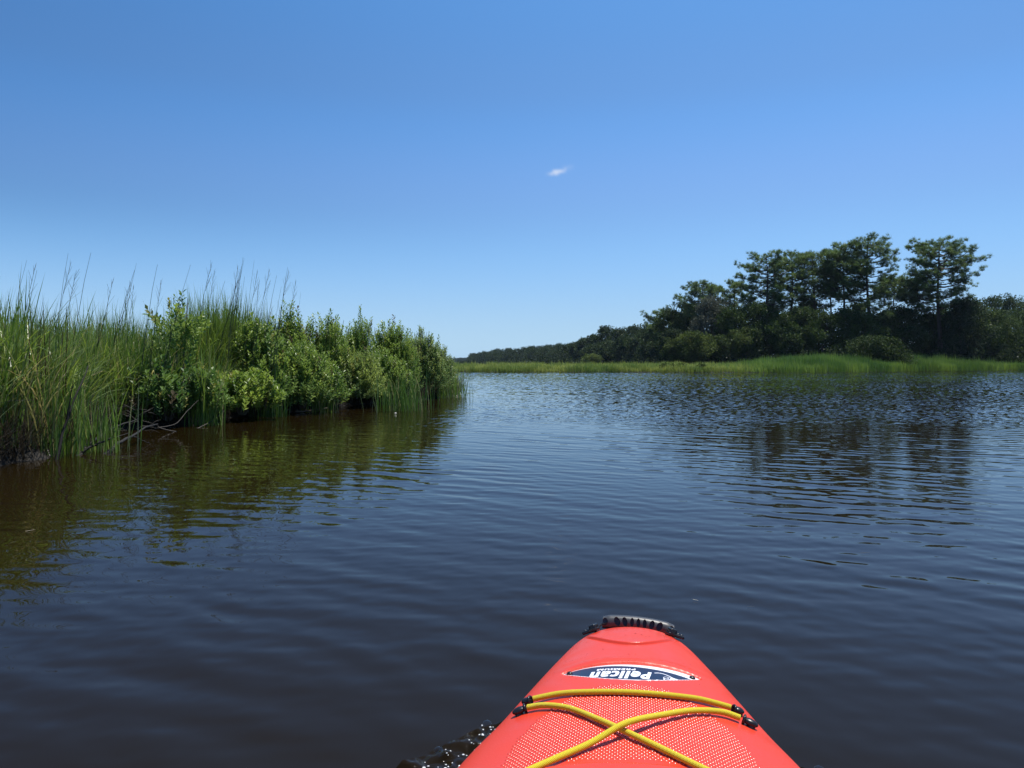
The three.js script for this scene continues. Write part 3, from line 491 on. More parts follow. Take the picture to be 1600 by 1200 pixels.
{ // flowering stalks against the sky
  const made = [];
  const stalk = (seed) => {
    const r = rng(seed), H = 1, pts = []; for (let k = 0; k <= 6; k++) pts.push(V(0.008 * Math.sin(k) * r() + 0.06 * (k / 6) ** 2, k / 6 * H, 0.02 * (r() * 0.4 - 0.2)));
    const g = new THREE.Group(); g.name = 'flower_stalk';
    const s = new MB(); s.tube(pts, 0.0036, 0.0009, 5); part('stem', s.geo(true), reedMat, g);
    const l = new MB(); for (let k = 0; k < 3; k++) { const y = 0.38 + 0.12 * k; const m2 = new MB(); blade(m2, 0, 0, 0.16, r() * 6.283, 0.2, 0.5, 0.009, 5); for (let q = 0; q < m2.p.length; q += 3) { m2.p[q] += 0.06 * y * y; m2.p[q + 1] += y; } const b = l.p.length / 3; l.p.push(...m2.p); l.i.push(...m2.i.map((v) => v + b)); }
    part('leaf', l.geo(), leafy(0.05, 0.075, 0.02), g);
    const hd = new MB(), tip = pts[6], n = seed % 2 === 0 ? 0 : 8; for (let k = 0; k < n; k++) { const y = 0.8 + 0.19 * k / n, a = r() * 6.283, ln = 0.05 + 0.06 * (1 - k / n); hd.tube([V(0.06 * y * y, y, 0), V(0.06 * y * y + Math.cos(a) * ln * 0.45, y + ln * 0.8, Math.sin(a) * ln * 0.45)], 0.0014, 0.0006, 3); }
    if (n) part('seed_head', hd.geo(), new THREE.MeshStandardMaterial({ color: rgb(0.085, 0.07, 0.045), roughness: 0.9 }), g);
    return g;
  };
  for (let k = 0; k < 6; k++) made.push(stalk(600 + k));
  const r = rng(88), used = new Set();
  const xs = [[4, 401], [18, 408], [34, 418], [74, 404], [88, 392], [97, 418], [108, 391], [146, 431], [166, 414], [176, 436], [186, 408], [206, 446], [225, 411], [240, 436], [252, 406], [298, 404], [312, 431], [328, 421], [340, 406], [352, 418], [358, 401], [364, 414], [370, 402], [384, 421], [392, 431], [402, 436], [414, 428], [430, 421], [438, 416], [448, 436], [470, 456], [336, 431], [374, 431], [398, 418], [428, 446], [368, 438], [388, 404]];
  xs.forEach(([px, py], k) => {
    const proto = made[k % 6], g = used.has(proto) ? proto.clone() : proto; used.add(proto);
    const d = px < 150 ? 7.5 + r() * 1.5 : px < 280 ? 9 + r() * 1.5 : px < 445 ? 10.6 + 1.2 * r() : 13 + r();
    g.name = numbered('flower_stalk'); g.position.set(at(px, d) - 0.04 * d * 0.3, 0.15, -d); g.rotation.y = (r() - 0.5) * 1.4; const h = tall(py, d) - 0.15; g.scale.set(1.1 + 0.6 * r(), h, 1.1 + 0.6 * r()); g.rotation.z = (r() - 0.5) * 0.16 - 0.12;
    tag(g, `thin dark grass stalk above the left bank, ${rank(xs, k)}`, 'grass stalk', 'flowering stalks above the left bank'); scene.add(g);
  });
}
// ---------------------------------------------------------------- left bank: shrubs
function sprig(seed, leaves, len, L, Wd, twist = 2.4) {                       // a shoot with leaves set round it
  const r = rng(seed), mb = new MB();
  for (let k = 0; k < leaves; k++) {
    const y = len * (0.12 + 0.88 * k / leaves), a = k * twist + r() * 0.5, up = 0.55 + 0.5 * r() * (0.6 + 0.6 * k / leaves), s = 0.75 + 0.5 * r(), l = L * s, w = Wd * s;
    const dx = Math.cos(a) * Math.cos(up), dy = Math.sin(up), dz = Math.sin(a) * Math.cos(up), px = -Math.sin(a), pz = Math.cos(a), sx = len * 0.04 * Math.sin(k);
    const a0 = mb.v(sx, y, 0), b = mb.v(sx + dx * l * 0.45 + px * w / 2, y + dy * l * 0.45 + 0.12 * w, dz * l * 0.45 + pz * w / 2), c = mb.v(sx + dx * l, y + dy * l - 0.1 * l, dz * l), d = mb.v(sx + dx * l * 0.45 - px * w / 2, y + dy * l * 0.45 + 0.12 * w, dz * l * 0.45 - pz * w / 2);
    mb.tri(a0, b, c); mb.tri(a0, c, d);
  }
  const st = 0.0025 * len / 0.3; mb.tube([V(0, 0, 0), V(0, len * 0.96, 0)], st, st * 0.4, 3);
  return mb.geo();
}
const sprigs = [sprig(1, 18, 0.26, 0.055, 0.021), sprig(2, 19, 0.3, 0.05, 0.018), sprig(3, 15, 0.22, 0.06, 0.024)];
const broadSprigs = [sprig(4, 13, 0.2, 0.07, 0.034), sprig(5, 14, 0.22, 0.065, 0.032)];
function shrub(label, px, d, pyTop, wpx, n, opt = {}) {
  const r = rng(900 + px * 3 + Math.round(d * 10)), x0 = at(px, d), H = tall(pyTop, d), R = wpx / FOCAL * d / 2, dz = opt.depth ?? Math.max(0.45, R * 0.9), low = opt.low ?? 0.12;
  const g = group('marsh_shrub', x0, 0.08, -d, label, 'shrub', opt.group);
  const st = new MB();
  for (let k = 0; k < (opt.stems ?? 13); k++) { const a = r() * 6.283, q = 0.75 * Math.sqrt(r()), ex = Math.cos(a) * q * R, ez = Math.sin(a) * q * dz, hy = H * (0.6 + 0.3 * r()); st.tube([V(ex * 0.12, 0, ez * 0.12), V(ex * 0.4 + 0.03 * r(), hy * 0.4, ez * 0.4), V(ex * 0.8, hy * 0.75, ez * 0.8), V(ex, hy, ez)], 0.012, 0.003, 4); }
  part('stem', st.geo(true), twigMat, g, 'stuff');
  const pool = opt.broad ? broadSprigs : sprigs, lists = pool.map(() => []), base = (opt.color ?? [0.06, 0.1, 0.025]).map((v, i) => v * [1.8, 1.95, 1.25][i]), hi = (opt.light ?? [0.11, 0.15, 0.035]).map((v, i) => v * [2.6, 2.6, 1.6][i]);
  const lobes = []; for (let k = 0; k < 9; k++) { const a = r() * 6.283, q = Math.sqrt(r()) * 0.62; lobes.push([Math.cos(a) * q, Math.sin(a) * q, 0.8 + 0.2 * r(), 0.42 + 0.24 * r()]); }
  for (let k = 0; k < n; k++) {
    const lb = lobes[k % 9], a = r() * 6.283, q = Math.pow(r(), 0.45) * lb[3], ux = lb[0] + Math.cos(a) * q, uz = lb[1] + Math.sin(a) * q, e = Math.min(1, Math.hypot(ux, uz));
    const topY = H * lb[2] * (1 - 0.38 * (q / lb[3]) ** 2.6) * (1 - 0.25 * e * e), t = Math.pow(r(), 0.62), y = lerp(H * low * (0.6 + e * 0.6), topY, t) - 0.16;
    if (y < 0.05) continue;
    const dir = V(ux * 0.8 * (1.15 - t) + (r() - 0.5) * 0.5, 0.45 + 0.9 * t, uz * 0.8 * (1.15 - t) + (r() - 0.5) * 0.5);
    const c = mix3(base, hi, clamp(r() * 0.7 + 0.5 * (noise2(ux * 2 + px, y * 2) + 0.2), 0, 1)); const odd = r(); if (odd < 0.035) c.setRGB(0.26, 0.26, 0.05); else if (odd < 0.05) c.setRGB(0.11, 0.085, 0.04);
    lists[k % pool.length].push([aim(ux * R, y, uz * dz, dir, r() * 6.283, (0.6 + 0.75 * r()) * (opt.scale ?? 1)), c]);
  }
  pool.forEach((p, i) => instanced('foliage', p, shrubMat, lists[i], g));
  return g;
}
const THICKET = 'shrubs of the left bank thicket';
shrub('tall green shrub at the left end of the thicket, just right of the tall grass', 458, 13.2, 486, 92, 1500);
shrub('full green shrub second from the left along the thicket skyline', 505, 13.8, 488, 92, 1500);
shrub('narrow pointed shrub standing highest in the middle of the thicket skyline', 563, 15.4, 486, 52, 800);
shrub('rounded shrub behind the dip in the thicket skyline', 535, 15.6, 500, 70, 900);
shrub('broad spiky topped shrub right of the highest point of the thicket', 612, 16.2, 498, 92, 1500);
shrub('grey green shrub sloping down toward the tip of the left bank', 655, 17.6, 512, 76, 1300, { color: [0.065, 0.1, 0.04], light: [0.11, 0.14, 0.055] });
shrub('rightmost small grey green shrub above the reeds at the bank tip', 684, 18.8, 533, 46, 800, { color: [0.07, 0.1, 0.045], light: [0.12, 0.15, 0.065] });
shrub('small leafy shoot poking up out of the grass into the sky', 276, 9.9, 452, 46, 90, { broad: true, low: 0.72, stems: 4 });
shrub('low dark glossy leaved shrub overhanging the dead branches', 262, 9.6, 572, 150, 640, { broad: true, color: [0.035, 0.075, 0.02], light: [0.07, 0.11, 0.03] });
shrub('low shrub with bright yellow green leaves hanging over the water', 378, 10.6, 578, 110, 620, { broad: true, color: [0.06, 0.1, 0.02], light: [0.15, 0.19, 0.04] });
shrub('front shrub under the tall thicket with leaves reaching the water', 470, 12.2, 540, 110, 1300, { low: 0.1 });
shrub('front shrub with pale leaves beside the notch in the bank', 545, 13.9, 548, 110, 1300, { low: 0.1, color: [0.07, 0.1, 0.03], light: [0.13, 0.16, 0.05] });
shrub('shaded front shrub behind the reed clump at the notch', 606, 15.0, 555, 90, 900, { low: 0.2 });
shrub('bushy shrub among the grass below the tall stalks', 395, 11.6, 498, 100, 900, { broad: true });
shrub('low leafy shrub at the left frame edge with one yellow bloom', 6, 6.9, 588, 110, 500, { broad: true, color: [0.04, 0.08, 0.02] });
{ const b = new MB(); for (let k = 0; k < 6; k++) { const a = k / 6 * 6.283; const c = b.v(0, 0, 0), p = b.v(Math.cos(a) * 0.02, 0.014, Math.sin(a) * 0.02), q = b.v(Math.cos(a + 0.9) * 0.02, 0.014, Math.sin(a + 0.9) * 0.02), t = b.v(Math.cos(a + 0.45) * 0.03, 0.012, Math.sin(a + 0.45) * 0.03); b.tri(c, p, q); b.tri(p, t, q); }
  const m = top('yellow_flower', b.geo(), leafy(0.55, 0.32, 0.03)); m.position.set(at(25, 6.55), tall(616, 6.55), -6.55); m.rotation.set(0.9, 0.3, 0); tag(m, 'single orange yellow flower in the low shrub at the left frame edge', 'flower'); }
// ---------------------------------------------------------------- dead wood
function deadBranch(label, spec, mat, seed) {              // spec: list of [pixel column, depth, height] runs with radii
  const r = rng(seed), mb = new MB();
  for (const [r0, r1, ...pts] of spec) { const c = new THREE.CatmullRomCurve3(pts.map(([px, d, y]) => V(at(px, d), y, -d))); mb.tube(c.getPoints(14).map((p, i) => V(p.x + (r() - 0.5) * r0 * 0.9, p.y + (r() - 0.5) * r0 * 0.9, p.z)), r0, r1, 6); }
  const m = top('dead_branch', mb.geo(true), mat); return tag(m, label, 'branch');
}
const wy = (py, d) => tall(py, d);
deadBranch('forked black branch rising from the water left of the shrubs', [[0.02, 0.006, [112, 6.4, -0.05], [140, 6.8, wy(695, 6.8)], [170, 7.2, wy(672, 7.2)], [215, 7.6, wy(655, 7.6)]], [0.014, 0.004, [128, 6.6, wy(706, 6.6)], [160, 6.7, wy(690, 6.7)], [200, 6.9, wy(678, 6.9)]], [0.007, 0.002, [170, 7.2, wy(672, 7.2)], [176, 7.2, wy(650, 7.2)], [178, 7.3, wy(632, 7.3)]]], darkTwigMat, 1);
deadBranch('thick black branch leaning up to the right out of the water', [[0.022, 0.008, [152, 6.5, -0.06], [175, 6.8, wy(700, 6.8)], [205, 7.3, wy(680, 7.3)], [245, 8.2, wy(662, 8.2)]], [0.008, 0.002, [205, 7.3, wy(680, 7.3)], [222, 7.4, wy(688, 7.4)], [238, 7.5, wy(695, 7.5)]]], darkTwigMat, 2);
deadBranch('long dark stick leaning upright in front of the grass', [[0.014, 0.005, [86, 6.2, -0.04], [100, 6.3, wy(670, 6.3)], [118, 6.4, wy(620, 6.4)], [138, 6.6, wy(572, 6.6)]], [0.006, 0.002, [104, 6.3, wy(655, 6.3)], [112, 6.3, wy(610, 6.3)], [115, 6.3, wy(590, 6.3)]]], darkTwigMat, 3);
deadBranch('pale bare branch curving low over the water below the bright leaved shrub', [[0.007, 0.003, [246, 8.6, wy(667, 8.6)], [270, 8.8, wy(674, 8.8)], [300, 9.2, wy(672, 9.2)], [335, 9.8, wy(655, 9.8)], [352, 10, wy(640, 10)]], [0.005, 0.002, [248, 8.6, wy(668, 8.6)], [275, 8.8, wy(662, 8.8)], [290, 9, wy(645, 9)], [310, 9.3, wy(625, 9.3)]]], paleTwigMat, 4);
{ const r = rng(9), spec = []; for (let k = 0; k < 26; k++) { const x = 165 + 70 * r(), y = 640 + 36 * r(), d = 7.9 + r() * 0.6, dx = (r() - 0.5) * 60, dy = (r() - 0.65) * 26; spec.push([0.0035, 0.001, [x, d, wy(y, d)], [x + dx * 0.5, d, wy(y + dy * 0.5 - 3 * r(), d)], [x + dx, d + 0.1, wy(y + dy, d + 0.1)]]); } deadBranch('tangle of fine pale dead twigs above the black branches', spec, paleTwigMat, 5).userData.kind = 'stuff'; }
deadBranch('pale bare twig poking out low over the water at the left frame edge', [[0.006, 0.002, [-30, 6, wy(690, 6)], [0, 6, wy(683, 6)], [28, 6, wy(673, 6)]]], paleTwigMat, 6);
deadBranch('pale bare twig lying across the reeds at the left frame edge, below the yellow flower', [[0.004, 0.0015, [-20, 6, wy(640, 6)], [5, 6, wy(628, 6)], [55, 6.1, wy(625, 6.1)]]], paleTwigMat, 11);
deadBranch('short bleached stick standing in the water by the notch in the bank', [[0.006, 0.004, [589, 12.2, -0.03], [588, 12.2, 0.13]]], paleTwigMat, 7);
deadBranch('thin straight stake standing in the water below the thicket', [[0.005, 0.003, [444, 11.6, -0.03], [443.5, 11.6, 0.2]]], paleTwigMat, 8);
deadBranch('weathered log lying in the shade along the foot of the thicket', [[0.02, 0.012, [462, 12.2, 0.02], [490, 12.5, 0.03], [512, 12.8, 0.05]]], twigMat, 10);
// floating bits
{
  const litter = (label, px, py, L, turn, mat) => { const d = EYE / ((py - HORIZON) / FOCAL), x = at(px, d), mb = new MB(); blade(mb, -L / 2, 0, L, 0, Math.PI / 2 - 0.04, 0.05, L * 0.16, 5); const m = top('floating_straw', mb.geo(), mat); m.position.set(x, water(x, d)[0] + 0.004, -d); m.rotation.y = turn; tag(m, label, 'straw'); };
  litter('pale straw floating on the water right of the bow handle', 1087, 939, 0.022, -0.75, leafy(0.6, 0.55, 0.42));
  litter('dark leaf floating on the water farther right of the pale straw', 1174, 949, 0.026, -0.2, leafy(0.02, 0.02, 0.012));
  litter('dark leaf floating in open water at the right', 1352, 865, 0.05, 0.1, leafy(0.025, 0.02, 0.014));
  litter('pale leaf floating in the bank reflection at the left', 48, 830, 0.045, 0.9, leafy(0.5, 0.42, 0.32));
  const shell = (label, px, py, s) => { const d = EYE / ((py - HORIZON) / FOCAL), g = new THREE.SphereGeometry(s, 12, 6, 0, 6.283, 0, 1.5); g.scale(1.6, 0.55, 1); const P = g.attributes.position; for (let i = 0; i < P.count; i++) P.setY(i, P.getY(i) * (1 + 0.3 * noise2(P.getX(i) * 90, P.getZ(i) * 90))); g.computeVertexNormals(); const m = top('oyster_shell', g, new THREE.MeshStandardMaterial({ color: rgb(0.66, 0.62, 0.56), roughness: 0.6 })); m.position.set(at(px, d), 0.005, -d); m.rotation.y = px; tag(m, label, 'shell'); };
  shell('white shell lying at the foot of the rightmost reeds', 712, 619, 0.042); shell('white shell at the water edge, left of the rightmost reeds', 680, 621, 0.035); shell('white shell on the water below the front reed clump', 618, 646, 0.016); shell('small white shell below the tall shrub thicket', 434, 646, 0.02);
}

// ---------------------------------------------------------------- far shore grass
{
  const r = rng(333), g1 = tuft(40, 12, { w: 0.05, spread: 0.4, arch: 0.8, segs: 3 }), g2 = tuft(41, 12, { w: 0.06, spread: 0.45, arch: 0.5, segs: 3 });
  const low = [], reeds = [], back = [];
  for (let k = 0; k < 15000; k++) {
    const x = -70 + 190 * Math.pow(r(), 0.9), o = 0.1 + 26 * Math.pow(r(), 1.6), d = farCurve(x) + o + (o < 3 ? 0.9 * noise2(x * 0.13, 3) : 0), px = 800 + x / d * FOCAL;
    if (px > 1720 || px < 560) continue;
    const isReed = smoothstep(px + 30 * noise2(x * 0.2, d * 0.2), 1120, 1230);
    if (r() < isReed) { const h = (1.9 + 0.5 * noise2(x * 0.35, d * 0.3)) * (0.75 + 0.35 * r()) * lerp(0.62, 1.08, smoothstep(o + 1.5 * noise2(x * 0.4, 77), 0, 6)) * lerp(0.55, 1, smoothstep(px, 1130, 1290)) * (px > 1390 && px < 1480 ? 1.05 : 1); reeds.push([place(x, groundY(o), -d, 0, r() * 6.28, (r() - 0.5) * 0.15, 1.3, h, 1.3), mix3([0.11, 0.21, 0.03], [0.27, 0.38, 0.06], clamp(0.5 + 0.7 * noise2(x * 0.18, d * 0.1) + 0.4 * (r() - 0.5), 0, 1))]); }
    else { const h = (0.85 + 0.34 * noise2(x * 0.25, d * 0.2)) * (0.55 + 0.6 * r()); low.push([place(x, groundY(o), -d, 0, r() * 6.28, 0, 1.2, h, 1.2), mix3([0.13, 0.22, 0.035], [0.36, 0.4, 0.08], clamp(0.5 + 0.6 * noise2(x * 0.12, d * 0.2) + 0.5 * (r() - 0.5), 0, 1))]); }
  }
  for (const [n, g, l, label] of [['salt_grass', g1, low, 'pale yellow green salt grass along the far shore'], ['reed_bed', g2, reeds, 'tall green reed bed along the far shore below the pines']]) { const m = instanced('x', g, grassMat, l, null); m.name = numbered(n); tag(m, label, 'grass'); scene.add(m); }
}
// ---------------------------------------------------------------- trees
const needleTuft = (seed) => { const r = rng(seed), mb = new MB(); for (let k = 0; k < 46; k++) { const a = r() * 6.283, e = -0.25 + 1.75 * r(), l = 0.3 + 0.22 * r(), w = 0.05, dx = Math.cos(a) * Math.cos(e), dy = Math.sin(e), dz = Math.sin(a) * Math.cos(e), ox = (r() - 0.5) * 0.3, oy = (r() - 0.5) * 0.12, oz = (r() - 0.5) * 0.3; const b = mb.v(ox - dz * w / 2, oy, oz + dx * w / 2), c = mb.v(ox + dz * w / 2, oy, oz - dx * w / 2), t = mb.v(ox + dx * l, oy + dy * l, oz + dz * l); mb.tri(b, c, t); } return mb.geo(); };
const needleTufts = [needleTuft(1), needleTuft(2), needleTuft(3)];
const leafBlob = (seed, n, R, L) => { const r = rng(seed), mb = new MB(); for (let k = 0; k < n; k++) { const p = V(r() - 0.5, r() - 0.5, r() - 0.5).normalize().multiplyScalar(R * Math.cbrt(r())), u = V(r() - 0.5, r() * 0.6 - 0.1, r() - 0.5).normalize(), w = V(r() - 0.5, r() - 0.5, r() - 0.5).cross(u).normalize(), l = L * (0.7 + 0.6 * r()); const a = mb.v(p.x, p.y, p.z), b = mb.v(p.x + u.x * l * 0.5 + w.x * l * 0.3, p.y + u.y * l * 0.5 + w.y * l * 0.3, p.z + u.z * l * 0.5 + w.z * l * 0.3), c = mb.v(p.x + u.x * l, p.y + u.y * l, p.z + u.z * l), d = mb.v(p.x + u.x * l * 0.5 - w.x * l * 0.3, p.y + u.y * l * 0.5 - w.y * l * 0.3, p.z + u.z * l * 0.5 - w.z * l * 0.3); mb.tri(a, b, c); mb.tri(a, c, d); } return mb.geo(); };
const leafBlobs = [leafBlob(1, 26, 0.5, 0.26), leafBlob(2, 26, 0.55, 0.24), leafBlob(3, 22, 0.45, 0.3)];
function pine(label, px, d, pyTop, crownPx, lowestPy, seed, opt = {}) {
  const r = rng(seed), x0 = at(px, d), gy = groundY(Math.max(0, d - farCurve(x0))) - 0.2, H = tall(pyTop, d) - gy, R = crownPx / FOCAL * d / 2, hl = (tall(lowestPy, d) - gy) / H;
  const g = group('pine_tree', x0, gy, -d, label, 'pine tree', opt.group);
  const tr = new MB(), br = new MB(), lists = [[], [], []], lean = (r() - 0.5) * 0.04 + (opt.lean ?? 0), path = [];
  for (let k = 0; k <= 10; k++) path.push(V(lean * k / 10 * H + 0.12 * Math.sin(k * 0.9 + seed), k / 10 * H * 0.96, 0.12 * Math.cos(k * 0.8 + seed)));
  const trunkAt = (t) => { const i = Math.min(9, Math.floor(t * 10)); return path[i].clone().lerp(path[i + 1], t * 10 - i); };
  tr.tube(path, (opt.trunk ?? 0.3), 0.05, 9);
  part('trunk', tr.geo(true), barkMat, g);
  const n = Math.round((opt.limbs ?? 26) * 1.55), flat = opt.flat ?? 0.7;
  const puff = (p, s) => { const up = V((r() - 0.5) * 0.7, 1, (r() - 0.5) * 0.7), c = mix3([0.06, 0.115, 0.03], [0.22, 0.3, 0.075], clamp(r() * 0.8 + 0.25 * noise3(p.x * 0.4, p.y * 0.4, p.z * 0.4), 0, 1)); lists[Math.floor(r() * 3)].push([aim(p.x, p.y, p.z, up, r() * 6.28, s), c]); };
  for (let k = 0; k < n; k++) {
    const u = (k + 0.5 * r()) / n, h = hl + (0.985 - hl) * Math.pow(u, 0.85), a = k * 2.4 + r() * 1.1;
    const prof = u < 0.25 ? 0.55 + 1.5 * u : u < 0.8 ? 0.95 - 0.3 * (u - 0.25) : 0.78 * flat - (u - 0.8) * 1.6 * flat, L = R * prof * (0.55 + 0.55 * r());
    const s = trunkAt(Math.min(0.999, h)), rise = (0.02 + 0.34 * u) * (0.4 + r()), dir = V(Math.cos(a), 0, Math.sin(a)), pts = [];
    for (let q = 0; q <= 5; q++) { const t = q / 5; pts.push(V(s.x + dir.x * L * t + 0.12 * noise2(k, q), s.y + L * (rise * t * 0.5 + 0.15 * t * t - 0.07 * Math.sin(t * 3.1)) + 0.15 * noise2(q, k + 40), s.z + dir.z * L * t + 0.12 * noise2(k + 9, q))); }
    br.tube(pts, 0.05 + 0.018 * L, 0.018, 4);
    const nb = Math.max(4, Math.round(L * 2.6));
    for (let b = 0; b < nb; b++) {
      const t = 0.38 + 0.62 * (b + r()) / nb, i = Math.min(4, Math.floor(t * 5)), o = pts[i].clone().lerp(pts[i + 1], Math.min(1, t * 5 - i)), sa = a + (r() - 0.5) * 2.2, sl = (0.5 + 0.9 * r()) * Math.min(1.1, 0.35 + L * 0.24), e = V(o.x + Math.cos(sa) * sl, o.y + sl * (0.02 + 0.75 * r()), o.z + Math.sin(sa) * sl);
      br.tube([o, o.clone().lerp(e, 0.5).add(V(0, 0.05, 0)), e], 0.028, 0.012, 3);
      const m = 4 + Math.floor(r() * 3); for (let q = 0; q < m; q++) puff(V(e.x + (r() - 0.5) * 1.15, e.y + (r() - 0.4) * 0.6, e.z + (r() - 0.5) * 1.15), 0.8 + 0.55 * r());
    }
  }
  for (let q = 0; q < 14; q++) { const p = trunkAt(0.96 + 0.039 * r()); puff(V(p.x + (r() - 0.5) * 1.1, p.y + r() * 0.5, p.z + (r() - 0.5) * 1.1), 0.9); }
  part('branch', br.geo(true), barkMat, g, 'stuff');
  needleTufts.forEach((t, i) => instanced('needles', t, needleMat, lists[i], g));
  return g;
}
function leafTree(label, px, d, pyTop, wPx, seed, opt = {}) {
  const r = rng(seed), x0 = at(px, d), gy = groundY(Math.max(0, d - farCurve(x0))) - 0.2, H = tall(pyTop, d) - gy, R = wPx / FOCAL * d / 2, low = opt.low ?? 0.12;
  const g = group(opt.name ?? 'broadleaf_tree', x0, gy, -d, label, opt.category ?? 'tree', opt.group);
  const tr = new MB(), S = (opt.leaf ?? 1) * 1.0, lists = [[], [], []], cols = opt.cols ?? [[0.03, 0.055, 0.014], [0.065, 0.1, 0.022]];
  tr.tube([V(0, 0, 0), V(0.1, H * 0.3, 0.05), V(-0.05, H * 0.6, 0), V(0.05, H * 0.85, 0.1)], 0.02 * H, 0.03, 7);
  const clumps = [], nc = opt.clumps ?? 20;
  for (let k = 0; k < nc; k++) {
    const u = (k + r()) / nc, y = lerp(low + 0.06, 0.9, u), w = Math.pow(Math.sin(Math.PI * clamp(0.16 + 0.72 * u, 0, 1)), 0.7), a = k * 2.4 + r(), q = 0.35 + 0.45 * r(), p = V(Math.cos(a) * R * w * q, y * H, Math.sin(a) * R * w * q);
    clumps.push([p, R * (0.3 + 0.16 * r()), r()]);
    if (k % 2 === 0) { const t = V(0, p.y * 0.6, 0); tr.tube([t, t.clone().lerp(p, 0.5).add(V(0, 0.3, 0)), p], 0.07, 0.02, 4); }
  }
  clumps.push([V(0, H * 0.86, 0), Math.min(R * 0.34, H * 0.14), r()]);
  part('trunk', tr.geo(true), barkMat, g);
  const n = opt.n ?? 520;
  for (let k = 0; k < n; k++) {
    const c = clumps[k % clumps.length], v = V(r() - 0.5, r() - 0.42, r() - 0.5).normalize(), q = c[1] * (0.62 + 0.42 * r()) * (1 + 0.25 * noise3(v.x * 2 + c[0].x, v.y * 2, v.z * 2 + c[0].z)), y = c[0].y + v.y * q * 0.72;
    if (y < 0.1 || y > H) continue;
    lists[k % 3].push([place(c[0].x + v.x * q, y, c[0].z + v.z * q, r() * 3, r() * 6.28, r() * 3, S * (0.8 + 0.5 * r())), mix3(cols[0], cols[1], clamp(0.6 * c[2] + 0.5 * r(), 0, 1))]);
  }
  leafBlobs.forEach((b, i) => instanced('foliage', b, treeMat, lists[i], g));
  return g;
}
// the pines of the point
pine('leftmost tall pine of the stand on the far shore', 1200, 122, 390, 92, 500, 101, { limbs: 26 });
pine('second tall pine from the left with dark full crown', 1236, 125, 389, 78, 500, 102, { limbs: 24 });
pine('third pine from the left, level topped with gaps low in its crown', 1272, 126, 388, 74, 480, 103, { limbs: 24 });
pine('pine with twin looking trunk left of the highest spire in the stand', 1316, 122, 374, 76, 470, 104, { limbs: 26 });
pine('highest pine of the stand with a narrow ragged top', 1358, 120, 362, 94, 500, 105, { limbs: 28, trunk: 0.36 });
pine('wide flat topped pine standing alone at the right of the stand', 1468, 118, 371, 118, 490, 106, { limbs: 30, trunk: 0.42, flat: 1.05 });
pine('slender pine just left of the wide flat topped pine', 1430, 121, 430, 56, 500, 107, { limbs: 14, trunk: 0.2 });
pine('smaller pine set back left of the main stand, crown above the grey leaved tree', 1098, 138, 438, 76, 500, 108, { limbs: 22 });
pine('short pine at the left end of the dark wood, leaning over the marsh', 1036, 150, 484, 56, 530, 109, { limbs: 16 });
pine('pine with a small tufted crown filling the gap left of the main stand', 1150, 130, 436, 52, 500, 110, { limbs: 15 });
pine('slim pine behind the third and fourth tall pines', 1296, 131, 384, 50, 470, 111, { limbs: 18, trunk: 0.22 });
pine('pine half hidden between the highest pine and the wide pine', 1396, 130, 432, 50, 470, 112, { limbs: 18, trunk: 0.22 });
// distinct broadleaf trees
leafTree('grey leaved tree below the set back pine on the far shore', 1112, 124, 462, 72, 201, { cols: [[0.06, 0.075, 0.045], [0.13, 0.14, 0.1]], n: 620 });
leafTree('yellow green lit tree low at the marsh edge, left part of the wood', 1085, 117, 520, 66, 202, { cols: [[0.035, 0.06, 0.013], [0.14, 0.18, 0.035]], n: 380, clumps: 12, low: 0.2 });
leafTree('yellow green bush crown low at the marsh edge under the leftmost tall pine', 1166, 117, 512, 56, 203, { cols: [[0.03, 0.055, 0.013], [0.12, 0.16, 0.035]], n: 320, clumps: 11, low: 0.3 });
leafTree('low yellow green tree just left of the two bright understory crowns', 1062, 118, 530, 50, 221, { cols: [[0.03, 0.05, 0.012], [0.11, 0.15, 0.03]], n: 260, clumps: 10, low: 0.2 });
leafTree('small mid green tree between the two bright understory crowns', 1126, 117, 526, 56, 222, { cols: [[0.03, 0.05, 0.012], [0.09, 0.13, 0.028]], n: 300, clumps: 11, low: 0.25 });
leafTree('rounded tree below the short pine at the left end of the wood', 1050, 140, 480, 60, 204);
leafTree('dark conical tree at the marsh edge left of the yellow green lit tree', 1050, 122, 515, 44, 205, { cols: [[0.022, 0.04, 0.012], [0.04, 0.065, 0.018]] });
leafTree('broad shrub reaching the water right of the tallest reeds', 1372, 101, 528, 104, 206, { name: 'waterside_shrub', category: 'shrub', cols: [[0.018, 0.034, 0.008], [0.05, 0.08, 0.015]], n: 620, low: 0.02, clumps: 30 });
leafTree('black green cedar under the wide flat topped pine', 1500, 117, 466, 84, 207, { cols: [[0.018, 0.034, 0.011], [0.03, 0.052, 0.016]], n: 700 });
leafTree('dark tree left of the wide pine trunk', 1416, 119, 478, 66, 208, { cols: [[0.025, 0.045, 0.013], [0.05, 0.08, 0.02]] });
leafTree('green tree with one sunlit yellow branch right of the wide pine', 1548, 120, 484, 84, 209, { cols: [[0.035, 0.065, 0.016], [0.09, 0.13, 0.03]], n: 620 });
leafTree('broad tree at the right frame edge of the wood', 1600, 124, 486, 90, 210, { cols: [[0.035, 0.065, 0.018], [0.08, 0.12, 0.03]], n: 620 });
